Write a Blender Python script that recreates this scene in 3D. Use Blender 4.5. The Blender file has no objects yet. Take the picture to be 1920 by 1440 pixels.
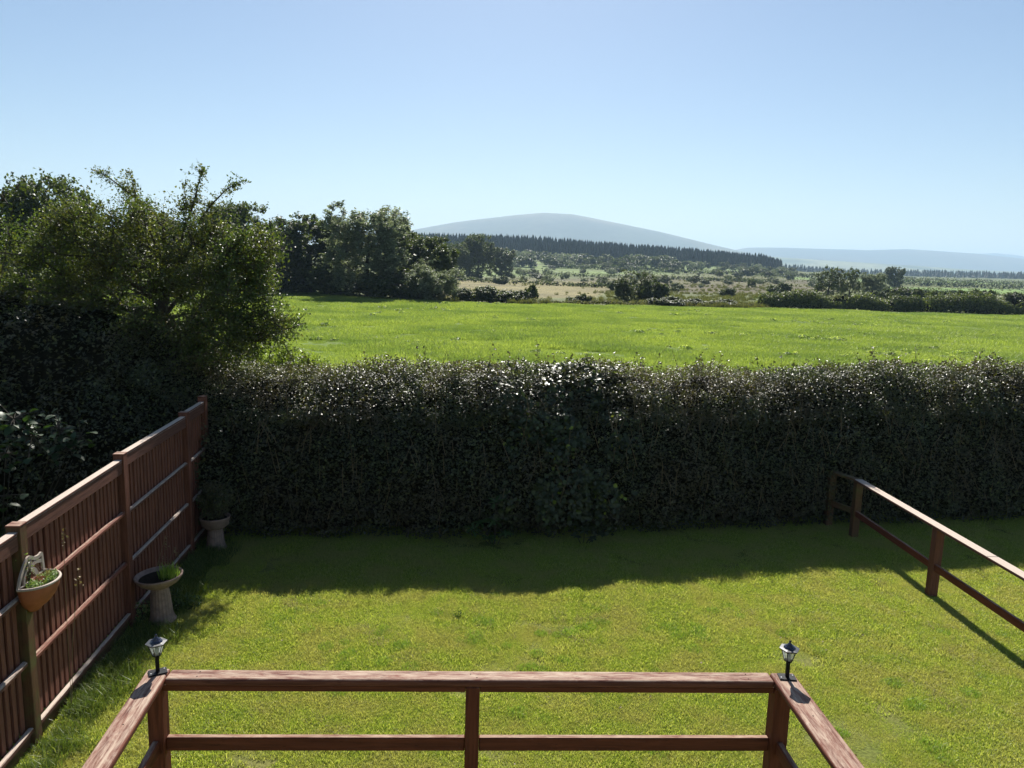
import bpy, bmesh, math, random
import numpy as np
from mathutils import Vector, Matrix, noise as mnoise

# ------------------------------------------------------------------ camera, sky, sun, exposure
S = bpy.context.scene
COL = S.collection
PITCH, ROLL, FPX, CAMZ = math.radians(9), math.radians(1.6), 1400.0, 3.8
_f = np.array([0, math.cos(PITCH), -math.sin(PITCH)])
_u = np.array([0, math.sin(PITCH), math.cos(PITCH)])
_r = np.array([1.0, 0, 0])
_r2 = _r * math.cos(ROLL) + _u * math.sin(ROLL)
_u2 = -_r * math.sin(ROLL) + _u * math.cos(ROLL)
cd = bpy.data.cameras.new('camera')
cd.sensor_width = 36.0
cd.lens = 36.0 * FPX / 1920.0
cd.clip_start, cd.clip_end = 0.05, 30000
co = bpy.data.objects.new('camera', cd)
COL.objects.link(co)
co.matrix_world = Matrix(((_r2[0], _u2[0], -_f[0], 0), (_r2[1], _u2[1], -_f[1], 0), (_r2[2], _u2[2], -_f[2], CAMZ), (0, 0, 0, 1)))
S.camera = co

SUN_EL, SUN_AZ = math.radians(41.5), 0.0
W = bpy.data.worlds.new('World')
S.world = W
W.use_nodes = True
nt = W.node_tree
bg = nt.nodes['Background']
sky = nt.nodes.new('ShaderNodeTexSky')
sky.sky_type = 'NISHITA'
sky.sun_disc = False
sky.sun_elevation = SUN_EL
sky.sun_rotation = SUN_AZ
sky.altitude = 0
sky.air_density = 1.0
sky.dust_density = 0.38
sky.ozone_density = 2.4
nt.links.new(sky.outputs[0], bg.inputs[0])
bg.inputs[1].default_value = 0.05
sl = bpy.data.lights.new('sun', 'SUN')
sl.energy = 5.0
sl.angle = math.radians(0.53)
sl.color = (1.0, 0.95, 0.87)
so = bpy.data.objects.new('sun', sl)
COL.objects.link(so)
so.rotation_euler = Vector((-math.sin(SUN_AZ) * math.cos(SUN_EL), -math.cos(SUN_AZ) * math.cos(SUN_EL), -math.sin(SUN_EL))).to_track_quat('-Z', 'Y').to_euler()
S.view_settings.view_transform = 'Standard'
S.view_settings.look = 'None'
S.view_settings.gamma = 1
S.view_settings.exposure = 1.0
S.cycles.max_bounces = 6
S.cycles.transparent_max_bounces = 8
S.cycles.volume_bounces = 1
HAZE_DENSITY = 1.75e-4

# ------------------------------------------------------------------ picture-to-place helpers (used only to read sizes off the photograph)
def ray(px, py):
    return _f + _r2 * (px - 960) / FPX - _u2 * (py - 720) / FPX
def ground(px, py, z=0.0):
    v = ray(px, py)
    p = v * (CAMZ - z) / (-v[2])
    return p[0], p[1]
def at_y(px, py, y):
    v = ray(px, py) * (y / ray(px, py)[1])
    return v[0], v[1], v[2] + CAMZ
def px_of_u(u):
    return 960 + FPX * u * 0.9877
def hor_row(px):
    return 498.2 + (px - 960) * 0.02793
def z_row(px, row, y):
    return at_y(px, row, y)[2]

# ------------------------------------------------------------------ tags and meshes
def tag(o, label=None, cat=None, group=None, kind=None):
    if label: o['label'] = label
    if cat: o['category'] = cat
    if group: o['group'] = group
    if kind: o['kind'] = kind
    return o
def empty(name, loc=(0, 0, 0), rz=0):
    o = bpy.data.objects.new(name, None)
    COL.objects.link(o)
    o.location = loc
    o.rotation_euler = (0, 0, rz)
    o.empty_display_size = 0.1
    return o
def link(name, me, parent=None, loc=None, rot=None, scale=None):
    o = bpy.data.objects.new(name, me)
    COL.objects.link(o)
    if parent: o.parent = parent
    if loc is not None: o.location = loc
    if rot is not None: o.rotation_euler = rot
    if scale is not None: o.scale = scale if hasattr(scale, '__len__') else (scale,) * 3
    return o
def np_mesh(name, V, F, mat=None, var=None, smooth=False, col=None):
    """V (n,3), F (m,k) all faces of k corners."""
    me = bpy.data.meshes.new(name)
    V = np.ascontiguousarray(V, dtype=np.float32)
    F = np.ascontiguousarray(F, dtype=np.int32)
    me.vertices.add(len(V)); me.vertices.foreach_set('co', V.ravel())
    if len(F):
        m, k = F.shape
        me.loops.add(m * k); me.loops.foreach_set('vertex_index', F.ravel())
        me.polygons.add(m); me.polygons.foreach_set('loop_start', np.arange(0, m * k, k, dtype=np.int32))
        me.polygons.foreach_set('use_smooth', np.full(m, smooth))
    if var is not None:
        a = me.attributes.new('var', 'FLOAT', 'POINT'); a.data.foreach_set('value', np.asarray(var, dtype=np.float32))
    if col is not None:
        a = me.color_attributes.new('cover', 'FLOAT_COLOR', 'POINT')
        c = np.ones((len(V), 4), dtype=np.float32); c[:, :3] = col
        a.data.foreach_set('color', c.ravel())
    if mat: me.materials.append(mat)
    me.update(calc_edges=True)
    return me
def bm_mesh(name, bm, mat=None, smooth=False):
    me = bpy.data.meshes.new(name)
    bmesh.ops.recalc_face_normals(bm, faces=bm.faces)
    if smooth:
        for f in bm.faces: f.smooth = True
    bm.to_mesh(me); bm.free()
    if mat: me.materials.append(mat)
    return me
def box_mesh(name, lx, ly, lz, mat, bev=0.003, seg=1, warp=0.0, nx=1):
    """length along x, from 0; centred on y; z from 0"""
    bm = bmesh.new()
    bmesh.ops.create_cube(bm, size=1)
    for v in bm.verts:
        v.co = Vector(((v.co.x + .5) * lx, v.co.y * ly, (v.co.z + .5) * lz))
    if bev: bmesh.ops.bevel(bm, geom=bm.edges[:], offset=bev, segments=seg, affect='EDGES', profile=0.5)
    me = bm_mesh(name, bm, mat)
    return me
def lathe(bm, prof, n=32, fl=0, depth=0, tiltx=0):
    rings = []
    for r, z in prof:
        ring = []
        for i in range(n):
            a = 2 * math.pi * i / n
            rr = r * (1 - (depth if (fl and i % 2) else 0))
            ring.append(bm.verts.new((rr * math.cos(a), rr * math.sin(a), z)))
        rings.append(ring)
    for a, b in zip(rings, rings[1:]):
        for i in range(n):
            bm.faces.new((a[i], a[(i + 1) % n], b[(i + 1) % n], b[i]))
    bm.faces.new(rings[0]); bm.faces.new(rings[-1])
def tubes(P0, P1, R0, R1, k=5):
    """many tapered tubes: returns V,F(quads)"""
    P0 = np.asarray(P0, float); P1 = np.asarray(P1, float)
    n = len(P0)
    d = P1 - P0
    L = np.linalg.norm(d, axis=1, keepdims=True) + 1e-9
    d = d / L
    ref = np.where(np.abs(d[:, 2:3]) > .9, np.array([[1., 0, 0]]), np.array([[0, 0, 1.]]))
    a = np.cross(d, ref); a /= np.linalg.norm(a, axis=1, keepdims=True) + 1e-9
    b = np.cross(d, a)
    t = np.arange(k) * 2 * np.pi / k
    c, s = np.cos(t)[None, :, None], np.sin(t)[None, :, None]
    ring = a[:, None, :] * c + b[:, None, :] * s
    V0 = P0[:, None, :] + ring * np.asarray(R0)[:, None, None]
    V1 = P1[:, None, :] + ring * np.asarray(R1)[:, None, None]
    V = np.concatenate([V0, V1], axis=1).reshape(-1, 3)
    i = np.arange(k); j = (i + 1) % k
    f = np.stack([i, j, j + k, i + k], axis=1)
    F = (f[None] + (np.arange(n) * 2 * k)[:, None, None]).reshape(-1, 4)
    return V, F
def leaves(C, N, size, rng, wid=0.6, fold=0.12, six=False, T=None):
    n = len(C)
    N = N / (np.linalg.norm(N, axis=1, keepdims=True) + 1e-9)
    if T is None: T = rng.normal(size=(n, 3))
    T = T - N * (T * N).sum(1, keepdims=True)
    T /= np.linalg.norm(T, axis=1, keepdims=True) + 1e-9
    B = np.cross(N, T)
    s = np.asarray(size).reshape(-1, 1) * np.ones((n, 1))
    if six:
        pts = [C - T * s * .5, C - T * s * .12 + B * s * wid * .5 + N * s * fold, C + T * s * .25 + B * s * wid * .36 + N * s * fold * .6,
               C + T * s * .5, C + T * s * .25 - B * s * wid * .36 + N * s * fold * .6, C - T * s * .12 - B * s * wid * .5 + N * s * fold]
        V = np.stack(pts, axis=1).reshape(-1, 3)
        F = (np.array([[0, 1, 2, 3], [0, 3, 4, 5]])[None] + (np.arange(n) * 6)[:, None, None]).reshape(-1, 4)
        k = 6
    else:
        pts = [C - T * s * .5, C + B * s * wid * .5 + N * s * fold, C + T * s * .5, C - B * s * wid * .5 + N * s * fold]
        V = np.stack(pts, axis=1).reshape(-1, 3)
        F = np.arange(n * 4).reshape(-1, 4)
        k = 4
    return V, F, np.repeat(rng.random(n), k)
def unit(a): return a / (np.linalg.norm(a, axis=-1, keepdims=True) + 1e-9)

# ------------------------------------------------------------------ materials
class NT:
    def __init__(s, name):
        s.m = bpy.data.materials.new(name); s.m.use_nodes = True
        s.t = s.m.node_tree; s.t.nodes.clear()
        s.out = s.n('ShaderNodeOutputMaterial')
    def n(s, typ, **kw):
        x = s.t.nodes.new(typ)
        for k, v in kw.items(): setattr(x, k, v)
        return x
    def l(s, a, b): s.t.links.new(a, b)
    def ramp(s, fac, stops):
        r = s.n('ShaderNodeValToRGB'); e = r.color_ramp.elements
        while len(e) < len(stops): e.new(0.5)
        for el, (p, c) in zip(e, stops):
            el.position = p; el.color = (*c, 1) if len(c) == 3 else c
        s.l(fac, r.inputs[0]); return r.outputs[0]
    def noise(s, vec, scale, detail=3, rough=.5, dist=0):
        x = s.n('ShaderNodeTexNoise'); x.inputs['Scale'].default_value = scale
        x.inputs['Detail'].default_value = detail; x.inputs['Roughness'].default_value = rough
        x.inputs['Distortion'].default_value = dist
        if vec is not None: s.l(vec, x.inputs['Vector'])
        return x.outputs[0]
    def mix(s, fac, a, b, typ='MIX'):
        x = s.n('ShaderNodeMix', data_type='RGBA', blend_type=typ)
        for i, v in ((0, fac), (6, a), (7, b)):
            if isinstance(v, (int, float)): x.inputs[i].default_value = v
            elif isinstance(v, tuple): x.inputs[i].default_value = (*v, 1)
            else: s.l(v, x.inputs[i])
        return x.outputs[2]
    def math(s, op, a, b=0.0, c=0.0):
        x = s.n('ShaderNodeMath', operation=op)
        for i, v in enumerate((a, b, c)):
            if isinstance(v, (int, float)): x.inputs[i].default_value = v
            else: s.l(v, x.inputs[i])
        return x.outputs[0]
    def mapping(s, vec, scale=(1, 1, 1), loc=None):
        x = s.n('ShaderNodeMapping'); x.inputs['Scale'].default_value = scale
        s.l(vec, x.inputs[0])
        if loc is not None: s.l(loc, x.inputs[1])
        return x.outputs[0]
    def bsdf(s, col, rough=.6, spec=.5, bump=None, bstr=.3, bdist=.01, metal=0):
        p = s.n('ShaderNodeBsdfPrincipled')
        if isinstance(col, tuple): p.inputs['Base Color'].default_value = (*col, 1)
        else: s.l(col, p.inputs['Base Color'])
        if isinstance(rough, (int, float)): p.inputs['Roughness'].default_value = rough
        else: s.l(rough, p.inputs['Roughness'])
        p.inputs['Specular IOR Level'].default_value = spec
        p.inputs['Metallic'].default_value = metal
        if bump is not None:
            b = s.n('ShaderNodeBump'); b.inputs['Strength'].default_value = bstr; b.inputs['Distance'].default_value = bdist
            s.l(bump, b.inputs['Height']); s.l(b.outputs[0], p.inputs['Normal'])
        return p
    def done(s, p):
        s.l(p.outputs[0] if hasattr(p, 'outputs') else p, s.out.inputs[0]); return s.m

def leaf_mat(name, stops, trans=.35, tcol=None, rough=.42, spec=.5, patch=None, pscale=.6):
    t = NT(name)
    at = t.n('ShaderNodeAttribute', attribute_name='var')
    col = t.ramp(at.outputs['Fac'], stops)
    if patch:
        g = t.n('ShaderNodeNewGeometry')
        nz = t.noise(g.outputs['Position'], pscale, 3, .6)
        f = t.ramp(nz, [(.42, (0, 0, 0)), (.62, (1, 1, 1))])
        col = t.mix(f, col, t.mix(.6, col, patch))
    p = t.bsdf(col, rough, spec)
    tr = t.n('ShaderNodeBsdfTranslucent')
    t.l(t.mix(1.0, col, tcol or (1.5, 1.6, .55), 'MULTIPLY'), tr.inputs[0])
    mx = t.n('ShaderNodeMixShader'); mx.inputs[0].default_value = trans
    t.l(p.outputs[0], mx.inputs[1]); t.l(tr.outputs[0], mx.inputs[2])
    return t.done(mx)

def wood_mat(name, base, dark, worn, wear=.5, topwear=.0, moss=0, rough=.62):
    """length of every piece runs along its own x axis"""
    t = NT(name)
    tc = t.n('ShaderNodeTexCoord'); oi = t.n('ShaderNodeObjectInfo')
    off = t.n('ShaderNodeVectorMath', operation='SCALE'); off.inputs[0].default_value = (37, 19, 23)
    t.l(oi.outputs['Random'], off.inputs['Scale'])
    v = t.mapping(tc.outputs['Object'], (1.6, 26, 26), off.outputs[0])
    grain = t.noise(v, 2.2, 5, .65, .6)
    fine = t.noise(t.mapping(tc.outputs['Object'], (5, 130, 130), off.outputs[0]), 2.0, 3, .6)
    big = t.noise(t.mapping(tc.outputs['Object'], (5.5, 26, 26), off.outputs[0]), 1.5, 7, .75, .6)
    knots = t.n('ShaderNodeTexVoronoi', feature='DISTANCE_TO_EDGE' if False else 'F1')
    t.l(t.mapping(tc.outputs['Object'], (2.6, 7.5, 7.5), off.outputs[0]), knots.inputs['Vector'])
    kn = t.ramp(knots.outputs['Distance'], [(.03, (1, 1, 1)), (.16, (0, 0, 0))])
    col = t.ramp(grain, [(.3, dark), (.62, base)])
    g = t.n('ShaderNodeNewGeometry')
    sx = t.n('ShaderNodeSeparateXYZ'); t.l(g.outputs['Normal'], sx.inputs[0])
    up = t.math('MULTIPLY', t.ramp(sx.outputs['Z'], [(.45, (0, 0, 0)), (.85, (1, 1, 1))]), topwear)
    m0 = t.math('ADD', t.math('MULTIPLY', big, .62), t.math('MULTIPLY', grain, .38))
    thr = t.math('SUBTRACT', 1.0 - wear * .5 - .18, up)
    
    wm = t.n('ShaderNodeClamp'); t.l(t.math('MULTIPLY', t.math('SUBTRACT', m0, thr), 5.5), wm.inputs[0])
    wcol = t.mix(fine, tuple(c * .5 for c in worn), tuple(c * 1.12 for c in worn))
    col = t.mix(wm.outputs[0], col, wcol)
    col = t.mix(t.math('MULTIPLY', kn, .6), col, tuple(c * .5 for c in dark))
    if moss:
        ms = t.ramp(t.noise(g.outputs['Position'], 5, 4, .7), [(.5, (0, 0, 0)), (.7, (moss,) * 3)])
        col = t.mix(ms, col, (.10, .12, .035))
    bump = t.math('ADD', t.math('MULTIPLY', fine, .5), grain)
    return t.done(t.bsdf(col, rough + .1, .2, bump, .5, .003))

def cover_mat(name, scale=.5, bscale=3.0, bstr=.6, bdist=.3, rough=.9):
    """ground cover colour from the mesh, broken by noise"""
    t = NT(name)
    a = t.n('ShaderNodeAttribute', attribute_name='cover')
    g = t.n('ShaderNodeNewGeometry')
    n1 = t.noise(g.outputs['Position'], scale, 6, .7)
    n2 = t.noise(g.outputs['Position'], bscale, 4, .7)
    c = t.mix(1.0, a.outputs['Color'], t.ramp(n1, [(.3, (.55, .55, .5)), (.5, (1, 1, 1)), (.72, (1.35, 1.3, 1.1))]), 'MULTIPLY')
    c = t.mix(1.0, c, t.ramp(n2, [(.3, (.7, .7, .7)), (.7, (1.3, 1.3, 1.3))]), 'MULTIPLY')
    return t.done(t.bsdf(c, rough, .15, n2, bstr, bdist))

M = {}
M['hedge'] = leaf_mat('hedge_leaf', [(0, (.024, .030, .012)), (.5, (.05, .062, .021)), (.9, (.08, .098, .03)), (1, (.16, .17, .045))], .26, rough=.46, spec=.75, patch=(.08, .055, .025), pscale=1.3)
M['ivy'] = leaf_mat('ivy_leaf', [(0, (.024, .034, .015)), (.85, (.05, .066, .024)), (.97, (.07, .095, .02)), (1, (.22, .28, .03))], .28, rough=.4, spec=.45)
M['privet'] = leaf_mat('privet_leaf', [(0, (.035, .045, .014)), (.5, (.07, .085, .025)), (.9, (.12, .13, .04)), (1, (.16, .11, .06))], .36, rough=.46, spec=.85, patch=(.09, .055, .035), pscale=1.6)
M['hawthorn'] = leaf_mat('hawthorn_leaf', [(0, (.035, .058, .020)), (.45, (.065, .098, .032)), (.8, (.11, .14, .042)), (1, (.18, .15, .05))], .42, rough=.45, spec=.4, patch=(.11, .10, .035), pscale=.9)
M['broadleaf'] = leaf_mat('broadleaf_leaf', [(0, (.035, .05, .02)), (.6, (.065, .085, .028)), (1, (.12, .135, .045))], .38, rough=.5)
M['willow'] = leaf_mat('willow_leaf', [(0, (.10, .125, .075)), (.6, (.18, .21, .125)), (1, (.38, .41, .27))], .44, tcol=(1.15, 1.2, .85), rough=.5)
M['hazel'] = leaf_mat('hazel_leaf', [(0, (.10, .15, .03)), (1, (.26, .32, .07))], .45, rough=.45)
M['shrub'] = leaf_mat('shrub_leaf', [(0, (.03, .06, .02)), (1, (.07, .12, .03))], .35, rough=.4)
M['lawn_blade'] = leaf_mat('lawn_blade', [(0, (.14, .20, .035)), (.5, (.36, .44, .08)), (.85, (.50, .54, .12)), (1, (.62, .58, .28))], .48, tcol=(1.2, 1.22, .7), rough=.5, spec=.35, patch=(.44, .40, .16), pscale=1.9)
M['long_blade'] = leaf_mat('long_blade', [(0, (.055, .085, .018)), (.7, (.12, .17, .035)), (1, (.26, .28, .08))], .4, tcol=(1.3, 1.4, .6), rough=.45)
M['lush_blade'] = leaf_mat('lush_blade', [(0, (.14, .22, .04)), (.7, (.24, .36, .06)), (1, (.34, .44, .1))], .45, tcol=(1.2, 1.3, .6), rough=.45)
M['pasture_blade'] = leaf_mat('pasture_blade', [(0, (.16, .22, .045)), (.6, (.27, .34, .075)), (1, (.38, .43, .12))], .5, tcol=(1.3, 1.35, .75), rough=.5, spec=.35, patch=(.085, .15, .045), pscale=.16)
M['weed'] = leaf_mat('weed_leaf', [(0, (.07, .11, .035)), (.5, (.2, .28, .07)), (1, (.42, .46, .24))], .45, rough=.55, spec=.25)
M['rush'] = leaf_mat('rush_blade', [(0, (.07, .085, .03)), (.6, (.12, .12, .05)), (1, (.22, .18, .09))], .35, rough=.6)
M['conifer'] = leaf_mat('conifer_needles', [(0, (.012, .022, .014)), (1, (.028, .045, .024))], .08, rough=.7)
M['dry_stem'] = leaf_mat('dry_stem', [(0, (.16, .11, .06)), (1, (.3, .24, .14))], .2, rough=.7)
M['thatch'] = leaf_mat('thatch', [(0, (.20, .18, .09)), (1, (.46, .40, .24))], .3, rough=.8, spec=.2)
M['sedum'] = leaf_mat('sedum_leaf', [(0, (.12, .20, .06)), (.75, (.28, .36, .13)), (.85, (.35, .30, .12)), (1, (.25, .03, .03))], .25, rough=.4)
t = NT('bark'); g = t.n('ShaderNodeNewGeometry')
M['bark'] = t.done(t.bsdf(t.ramp(t.noise(g.outputs['Position'], 14, 4, .7), [(.3, (.035, .028, .022)), (.7, (.10, .085, .065))]), .85, .2, t.noise(g.outputs['Position'], 40, 3), .5, .01))
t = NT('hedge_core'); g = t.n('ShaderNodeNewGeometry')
M['core'] = t.done(t.bsdf(t.ramp(t.noise(g.outputs['Position'], 9, 5, .7), [(.35, (.006, .007, .004)), (.7, (.022, .02, .012))]), .95, .05, t.noise(g.outputs['Position'], 14, 4), .8, .05))  # near-black filler: shade deep inside hedges and shrubs put into its colour
t = NT('lawn_soil'); g = t.n('ShaderNodeNewGeometry')
n1 = t.noise(g.outputs['Position'], 1.2, 5, .65); n2 = t.noise(g.outputs['Position'], 38, 4, .7)
c = t.ramp(n1, [(.35, (.12, .15, .03)), (.6, (.18, .18, .055)), (.75, (.22, .17, .09))])
M['lawn'] = t.done(t.bsdf(t.mix(1., c, t.ramp(n2, [(.3, (.45, .45, .4)), (.7, (1.3, 1.3, 1.2))]), 'MULTIPLY'), .9, .1, n2, .7, .02))
t = NT('pasture_soil'); g = t.n('ShaderNodeNewGeometry')
n1 = t.noise(t.mapping(g.outputs['Position'], (.12, .3, 1)), 1., 6, .7); n2 = t.noise(g.outputs['Position'], 2.5, 5, .7)
c = t.ramp(n1, [(.35, (.08, .13, .022)), (.55, (.13, .19, .03)), (.72, (.18, .22, .04))])
M['pasture'] = t.done(t.bsdf(t.mix(1., c, t.ramp(n2, [(.3, (.6, .6, .55)), (.7, (1.25, 1.25, 1.1))]), 'MULTIPLY'), .9, .1, n2, .7, .2))
M['terrain'] = cover_mat('terrain_cover', .045, .5, .9, 1.5)
M['hill'] = cover_mat('hill_cover', .0022, .02, .3, 10)
M['stain'] = wood_mat('stained_wood', (.17, .046, .023), (.075, .02, .010), (.45, .31, .22), .0, .42)
M['panel'] = wood_mat('panel_wood', (.18, .070, .046), (.08, .03, .02), (.26, .15, .11), .12, .4)
M['slat'] = wood_mat('slat_wood', (.23, .092, .062), (.10, .04, .028), (.27, .14, .10), .3, .0)
M['cap'] = wood_mat('weathered_rail_wood', (.19, .065, .04), (.08, .024, .016), (.48, .36, .27), .08, .36)
M['pale'] = wood_mat('pale_weathered_wood', (.16, .07, .05), (.07, .03, .022), (.56, .46, .38), .42, .38)
M['cutwood'] = wood_mat('green_stained_wood', (.14, .07, .035), (.06, .035, .018), (.24, .17, .10), .3, .3, moss=.7)
def plain(name, c, rough=.5, spec=.5, nscale=0, amt=.3, bump=0, metal=0):
    t = NT(name)
    if nscale:
        g = t.n('ShaderNodeTexCoord'); n_ = t.noise(g.outputs['Object'], nscale, 5, .65)
        col = t.ramp(n_, [(.3, tuple(x * (1 - amt) for x in c)), (.7, tuple(min(1, x * (1 + amt)) for x in c))])
        return t.done(t.bsdf(col, rough, spec, n_ if bump else None, bump, .005, metal))
    return t.done(t.bsdf(c, rough, spec, metal=metal))
M['black'] = plain('black_plastic', (.004, .004, .005), .42, .2)
M['gloss'] = plain('black_gloss', (.01, .01, .012), .38, 1.0)
M['led'] = plain('white_plastic', (.7, .7, .66), .4)
M['solar'] = plain('solar_cell', (.01, .012, .03), .15, .8)
M['stone'] = plain('pinkish_stone', (.25, .175, .14), .85, .2, 14, .35, .4)
M['soil'] = plain('dark_soil', (.025, .02, .014), .95, .1, 30, .4, .6)
M['terracotta'] = plain('terracotta', (.36, .12, .055), .7, .3, 9, .2, .2)
M['shell'] = plain('cream_shell', (.40, .33, .28), .6, .3, 12, .15, .2)
M['screw'] = plain('zinc_screw', (.4, .4, .4), .4, .5, metal=1)
t = NT('lantern_glass')
gl = t.n('ShaderNodeBsdfGlossy'); gl.inputs[1].default_value = .05
tp = t.n('ShaderNodeBsdfTransparent'); tp.inputs[0].default_value = (.9, .93, .92, 1)
df = t.n('ShaderNodeBsdfTranslucent'); df.inputs[0].default_value = (.8, .82, .8, 1)
fr = t.n('ShaderNodeFresnel'); m1 = t.n('ShaderNodeMixShader'); m2 = t.n('ShaderNodeMixShader'); m2.inputs[0].default_value = .25
t.l(fr.outputs[0], m1.inputs[0]); t.l(tp.outputs[0], m1.inputs[1]); t.l(gl.outputs[0], m1.inputs[2])
t.l(m1.outputs[0], m2.inputs[1]); t.l(df.outputs[0], m2.inputs[2])
M['glass'] = t.done(m2)

# ------------------------------------------------------------------ land
EDGE_U = [-3, -1, -.66, -.29, -.117, 0, .31, .667, 1, 3]
EDGE_Y = [60, 105, 105, 93, 76.5, 75.5, 80, 80, 78, 60]
def edge_y(u): return np.interp(u, EDGE_U, EDGE_Y)
PXC = [0, 500, 800, 960, 1200, 1400, 1500, 1700, 1920]
YS = [110, 180, 300, 450, 600, 690, 780, 950, 1500, 3200]
ROWS = {0: [540, 522, 505, 490, 480, 474, 470, 470, 471, 471],
        500: [548, 528, 510, 494, 484, 474, 470, 472, 480, 484],
        800: [555, 534, 515, 498, 480, 466, 462, 466, 480, 492],
        960: [558, 538, 520, 505, 487, 470, 466, 470, 484, 496],
        1200: [560, 542, 525, 511, 497, 486, 484, 488, 497, 503],
        1400: [562, 546, 530, 517, 506, 499, 498, 501, 505, 508],
        1500: [564, 550, 535, 524, 515, 511, 510, 510, 511, 511],
        1700: [568, 555, 543, 534, 528, 525, 523, 521, 517, 515],
        1920: [574, 562, 551, 542, 535, 532, 530, 527, 522, 519]}
ZT = np.array([[z_row(px, r, y) for y, r in zip(YS, ROWS[px])] for px in PXC])
LY = np.log(np.array(YS, float))
def land_z(u, y):
    u = np.asarray(u, float); y = np.asarray(y, float)
    u, y = np.broadcast_arrays(u, y)
    px = np.clip(px_of_u(u), 0, 1920)
    ly = np.log(np.maximum(y, 1.0))
    ci = np.clip(np.searchsorted(PXC, px, side='right') - 1, 0, len(PXC) - 2)
    pa = np.array(PXC, float)
    tx = (px - pa[ci]) / (pa[ci + 1] - pa[ci]); tx = tx * tx * (3 - 2 * tx)
    yi = np.clip(np.searchsorted(LY, ly, side='right') - 1, 0, len(LY) - 2)
    ty = np.clip((ly - LY[yi]) / (LY[yi + 1] - LY[yi]), 0, 1)
    a = ZT[ci, yi] * (1 - ty) + ZT[ci, yi + 1] * ty
    b = ZT[ci + 1, yi] * (1 - ty) + ZT[ci + 1, yi + 1] * ty
    z = a * (1 - tx) + b * tx
    e = edge_y(u)
    k = np.clip((y - e) / np.maximum(112 - e, 5), 0, 1)
    z110 = (np.interp(px, PXC, ZT[:, 0]))
    return np.where(y < 110, z110 * k, z)

def grid_faces(nr, nc):
    i = np.arange(nr - 1)[:, None] * nc + np.arange(nc - 1)[None]
    return np.stack([i, i + 1, i + nc + 1, i + nc], axis=-1).reshape(-1, 4)
HB_X = [-30, -6, -3.8, 0, 1.9, 4.5, 8.4, 14, 30]
HB_Y = [9.6, 9.5, 9.56, 9.95, 10.25, 10.8, 11.4, 12.0, 12.6]
# lawn: one gently uneven sheet
xs = np.linspace(-30, 30, 121); ys = np.linspace(-25, 1, 131)
X, T_ = np.meshgrid(xs, np.linspace(0, 1, 131))
Y = -25 + T_ * (np.interp(X, HB_X, HB_Y) + 1.2 + 25)
V = np.stack([X.ravel(), Y.ravel(), np.zeros(X.size)], 1)
tag(link('lawn', np_mesh('lawn', V, grid_faces(*X.shape), M['lawn'])), 'mown garden lawn of yellow green grass', kind='structure')
# pasture
us = np.linspace(-3, 3, 241); tt = np.linspace(0, 1, 61)
U, T_ = np.meshgrid(us, tt)
Y0 = np.zeros_like(U)
for i in range(4): Y0 = np.interp(U * np.maximum(Y0, 9.5), HB_X, HB_Y) + 1.2
Y0 = np.where(np.abs(U) > 2.3, np.minimum(Y0, 13.8), Y0)
Y = Y0 + T_ * (edge_y(U) - Y0)
V = np.stack([(U * Y).ravel(), Y.ravel(), np.zeros(U.size)], 1)
tag(link('field', np_mesh('field', V, grid_faces(*U.shape), M['pasture'])), 'bright green pasture beyond the hedge', kind='structure')
# rolling moorland and far fields
us = np.concatenate([np.linspace(-3, -.8, 30)[:-1], np.linspace(-.8, .8, 420), np.linspace(.8, 3, 30)[1:]])
tt = np.linspace(0, 1, 150)
U, T_ = np.meshgrid(us, tt)
E_ = edge_y(U)
Y = E_ * np.exp(T_ * np.log(3300 / E_))
Z = land_z(U, Y)
def fbm(P, sc, o=4):
    return np.array([mnoise.fractal(Vector(p) * sc, 1.0, 2.0, o) for p in P])
Pn = np.stack([(U * Y).ravel(), Y.ravel(), np.zeros(U.size)], 1)
Nz = fbm(Pn, .03, 4).reshape(U.shape)
Nz2 = fbm(Pn + 77, .009, 4).reshape(U.shape)
Z = Z + Nz * np.clip((Y - E_) / 60, 0, 1) * .25
PX = px_of_u(U)
ROW = hor_row(PX) - (Z - CAMZ) / Y * FPX * .98
colr = np.zeros(U.shape + (3,))
def paint(mask, c): 
    m = np.clip(mask, 0, 1)[..., None]
    colr[:] = colr * (1 - m) + np.array(c) * m
def band(v, a, b, s): return np.clip((v - a) / s, 0, 1) * np.clip((b - v) / s, 0, 1)
colr[:] = (.105, .125, .042)
jx = Nz2 * 60; jy = Nz * 5 + Nz2 * 6
R_ = ROW + jy; P_ = PX + jx
paint(band(R_, 488, 516, 3) * band(P_, 700, 1470, 30), (.14, .20, .05))
paint(np.clip(Nz * 4 + .1, 0, 1) * band(R_, 488, 520, 3) * .5, (.10, .12, .04))
paint(band(R_, 519, 548, 5) * band(P_, 930, 1560, 40), (.092, .078, .04))
paint(np.clip(Nz2 * 3, 0, 1) * band(R_, 515, 548, 5) * band(P_, 930, 1560, 40) * .6, (.12, .12, .045))
paint(band(ROW + Nz * 2, 520 + (PX - 850) * .03, 557, 2) * band(P_, 800, 1135, 20), (.19, .165, .07))
paint(band(ROW, 500, 508, 1) * band(PX, 1325, 1420, 6), (.15, .21, .06))
paint(band(ROW - (PX - 1700) * .02, 537, 547, 1) * band(PX, 1640, 1900, 8), (.16, .25, .065))
paint(band(ROW - (PX - 1600) * .02, 521, 526, .8) * band(PX, 1460, 1530, 6), (.13, .2, .055))
paint(band(ROW - (PX - 1700) * .02, 524, 529, .8) * band(PX, 1580, 1860, 8), (.17, .25, .08))
paint(band(Y, 0, 86, 4) * band(P_, 780, 1440, 20), (.13, .14, .055))
V = np.stack([(U * Y).ravel(), Y.ravel(), Z.ravel()], 1)
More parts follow.
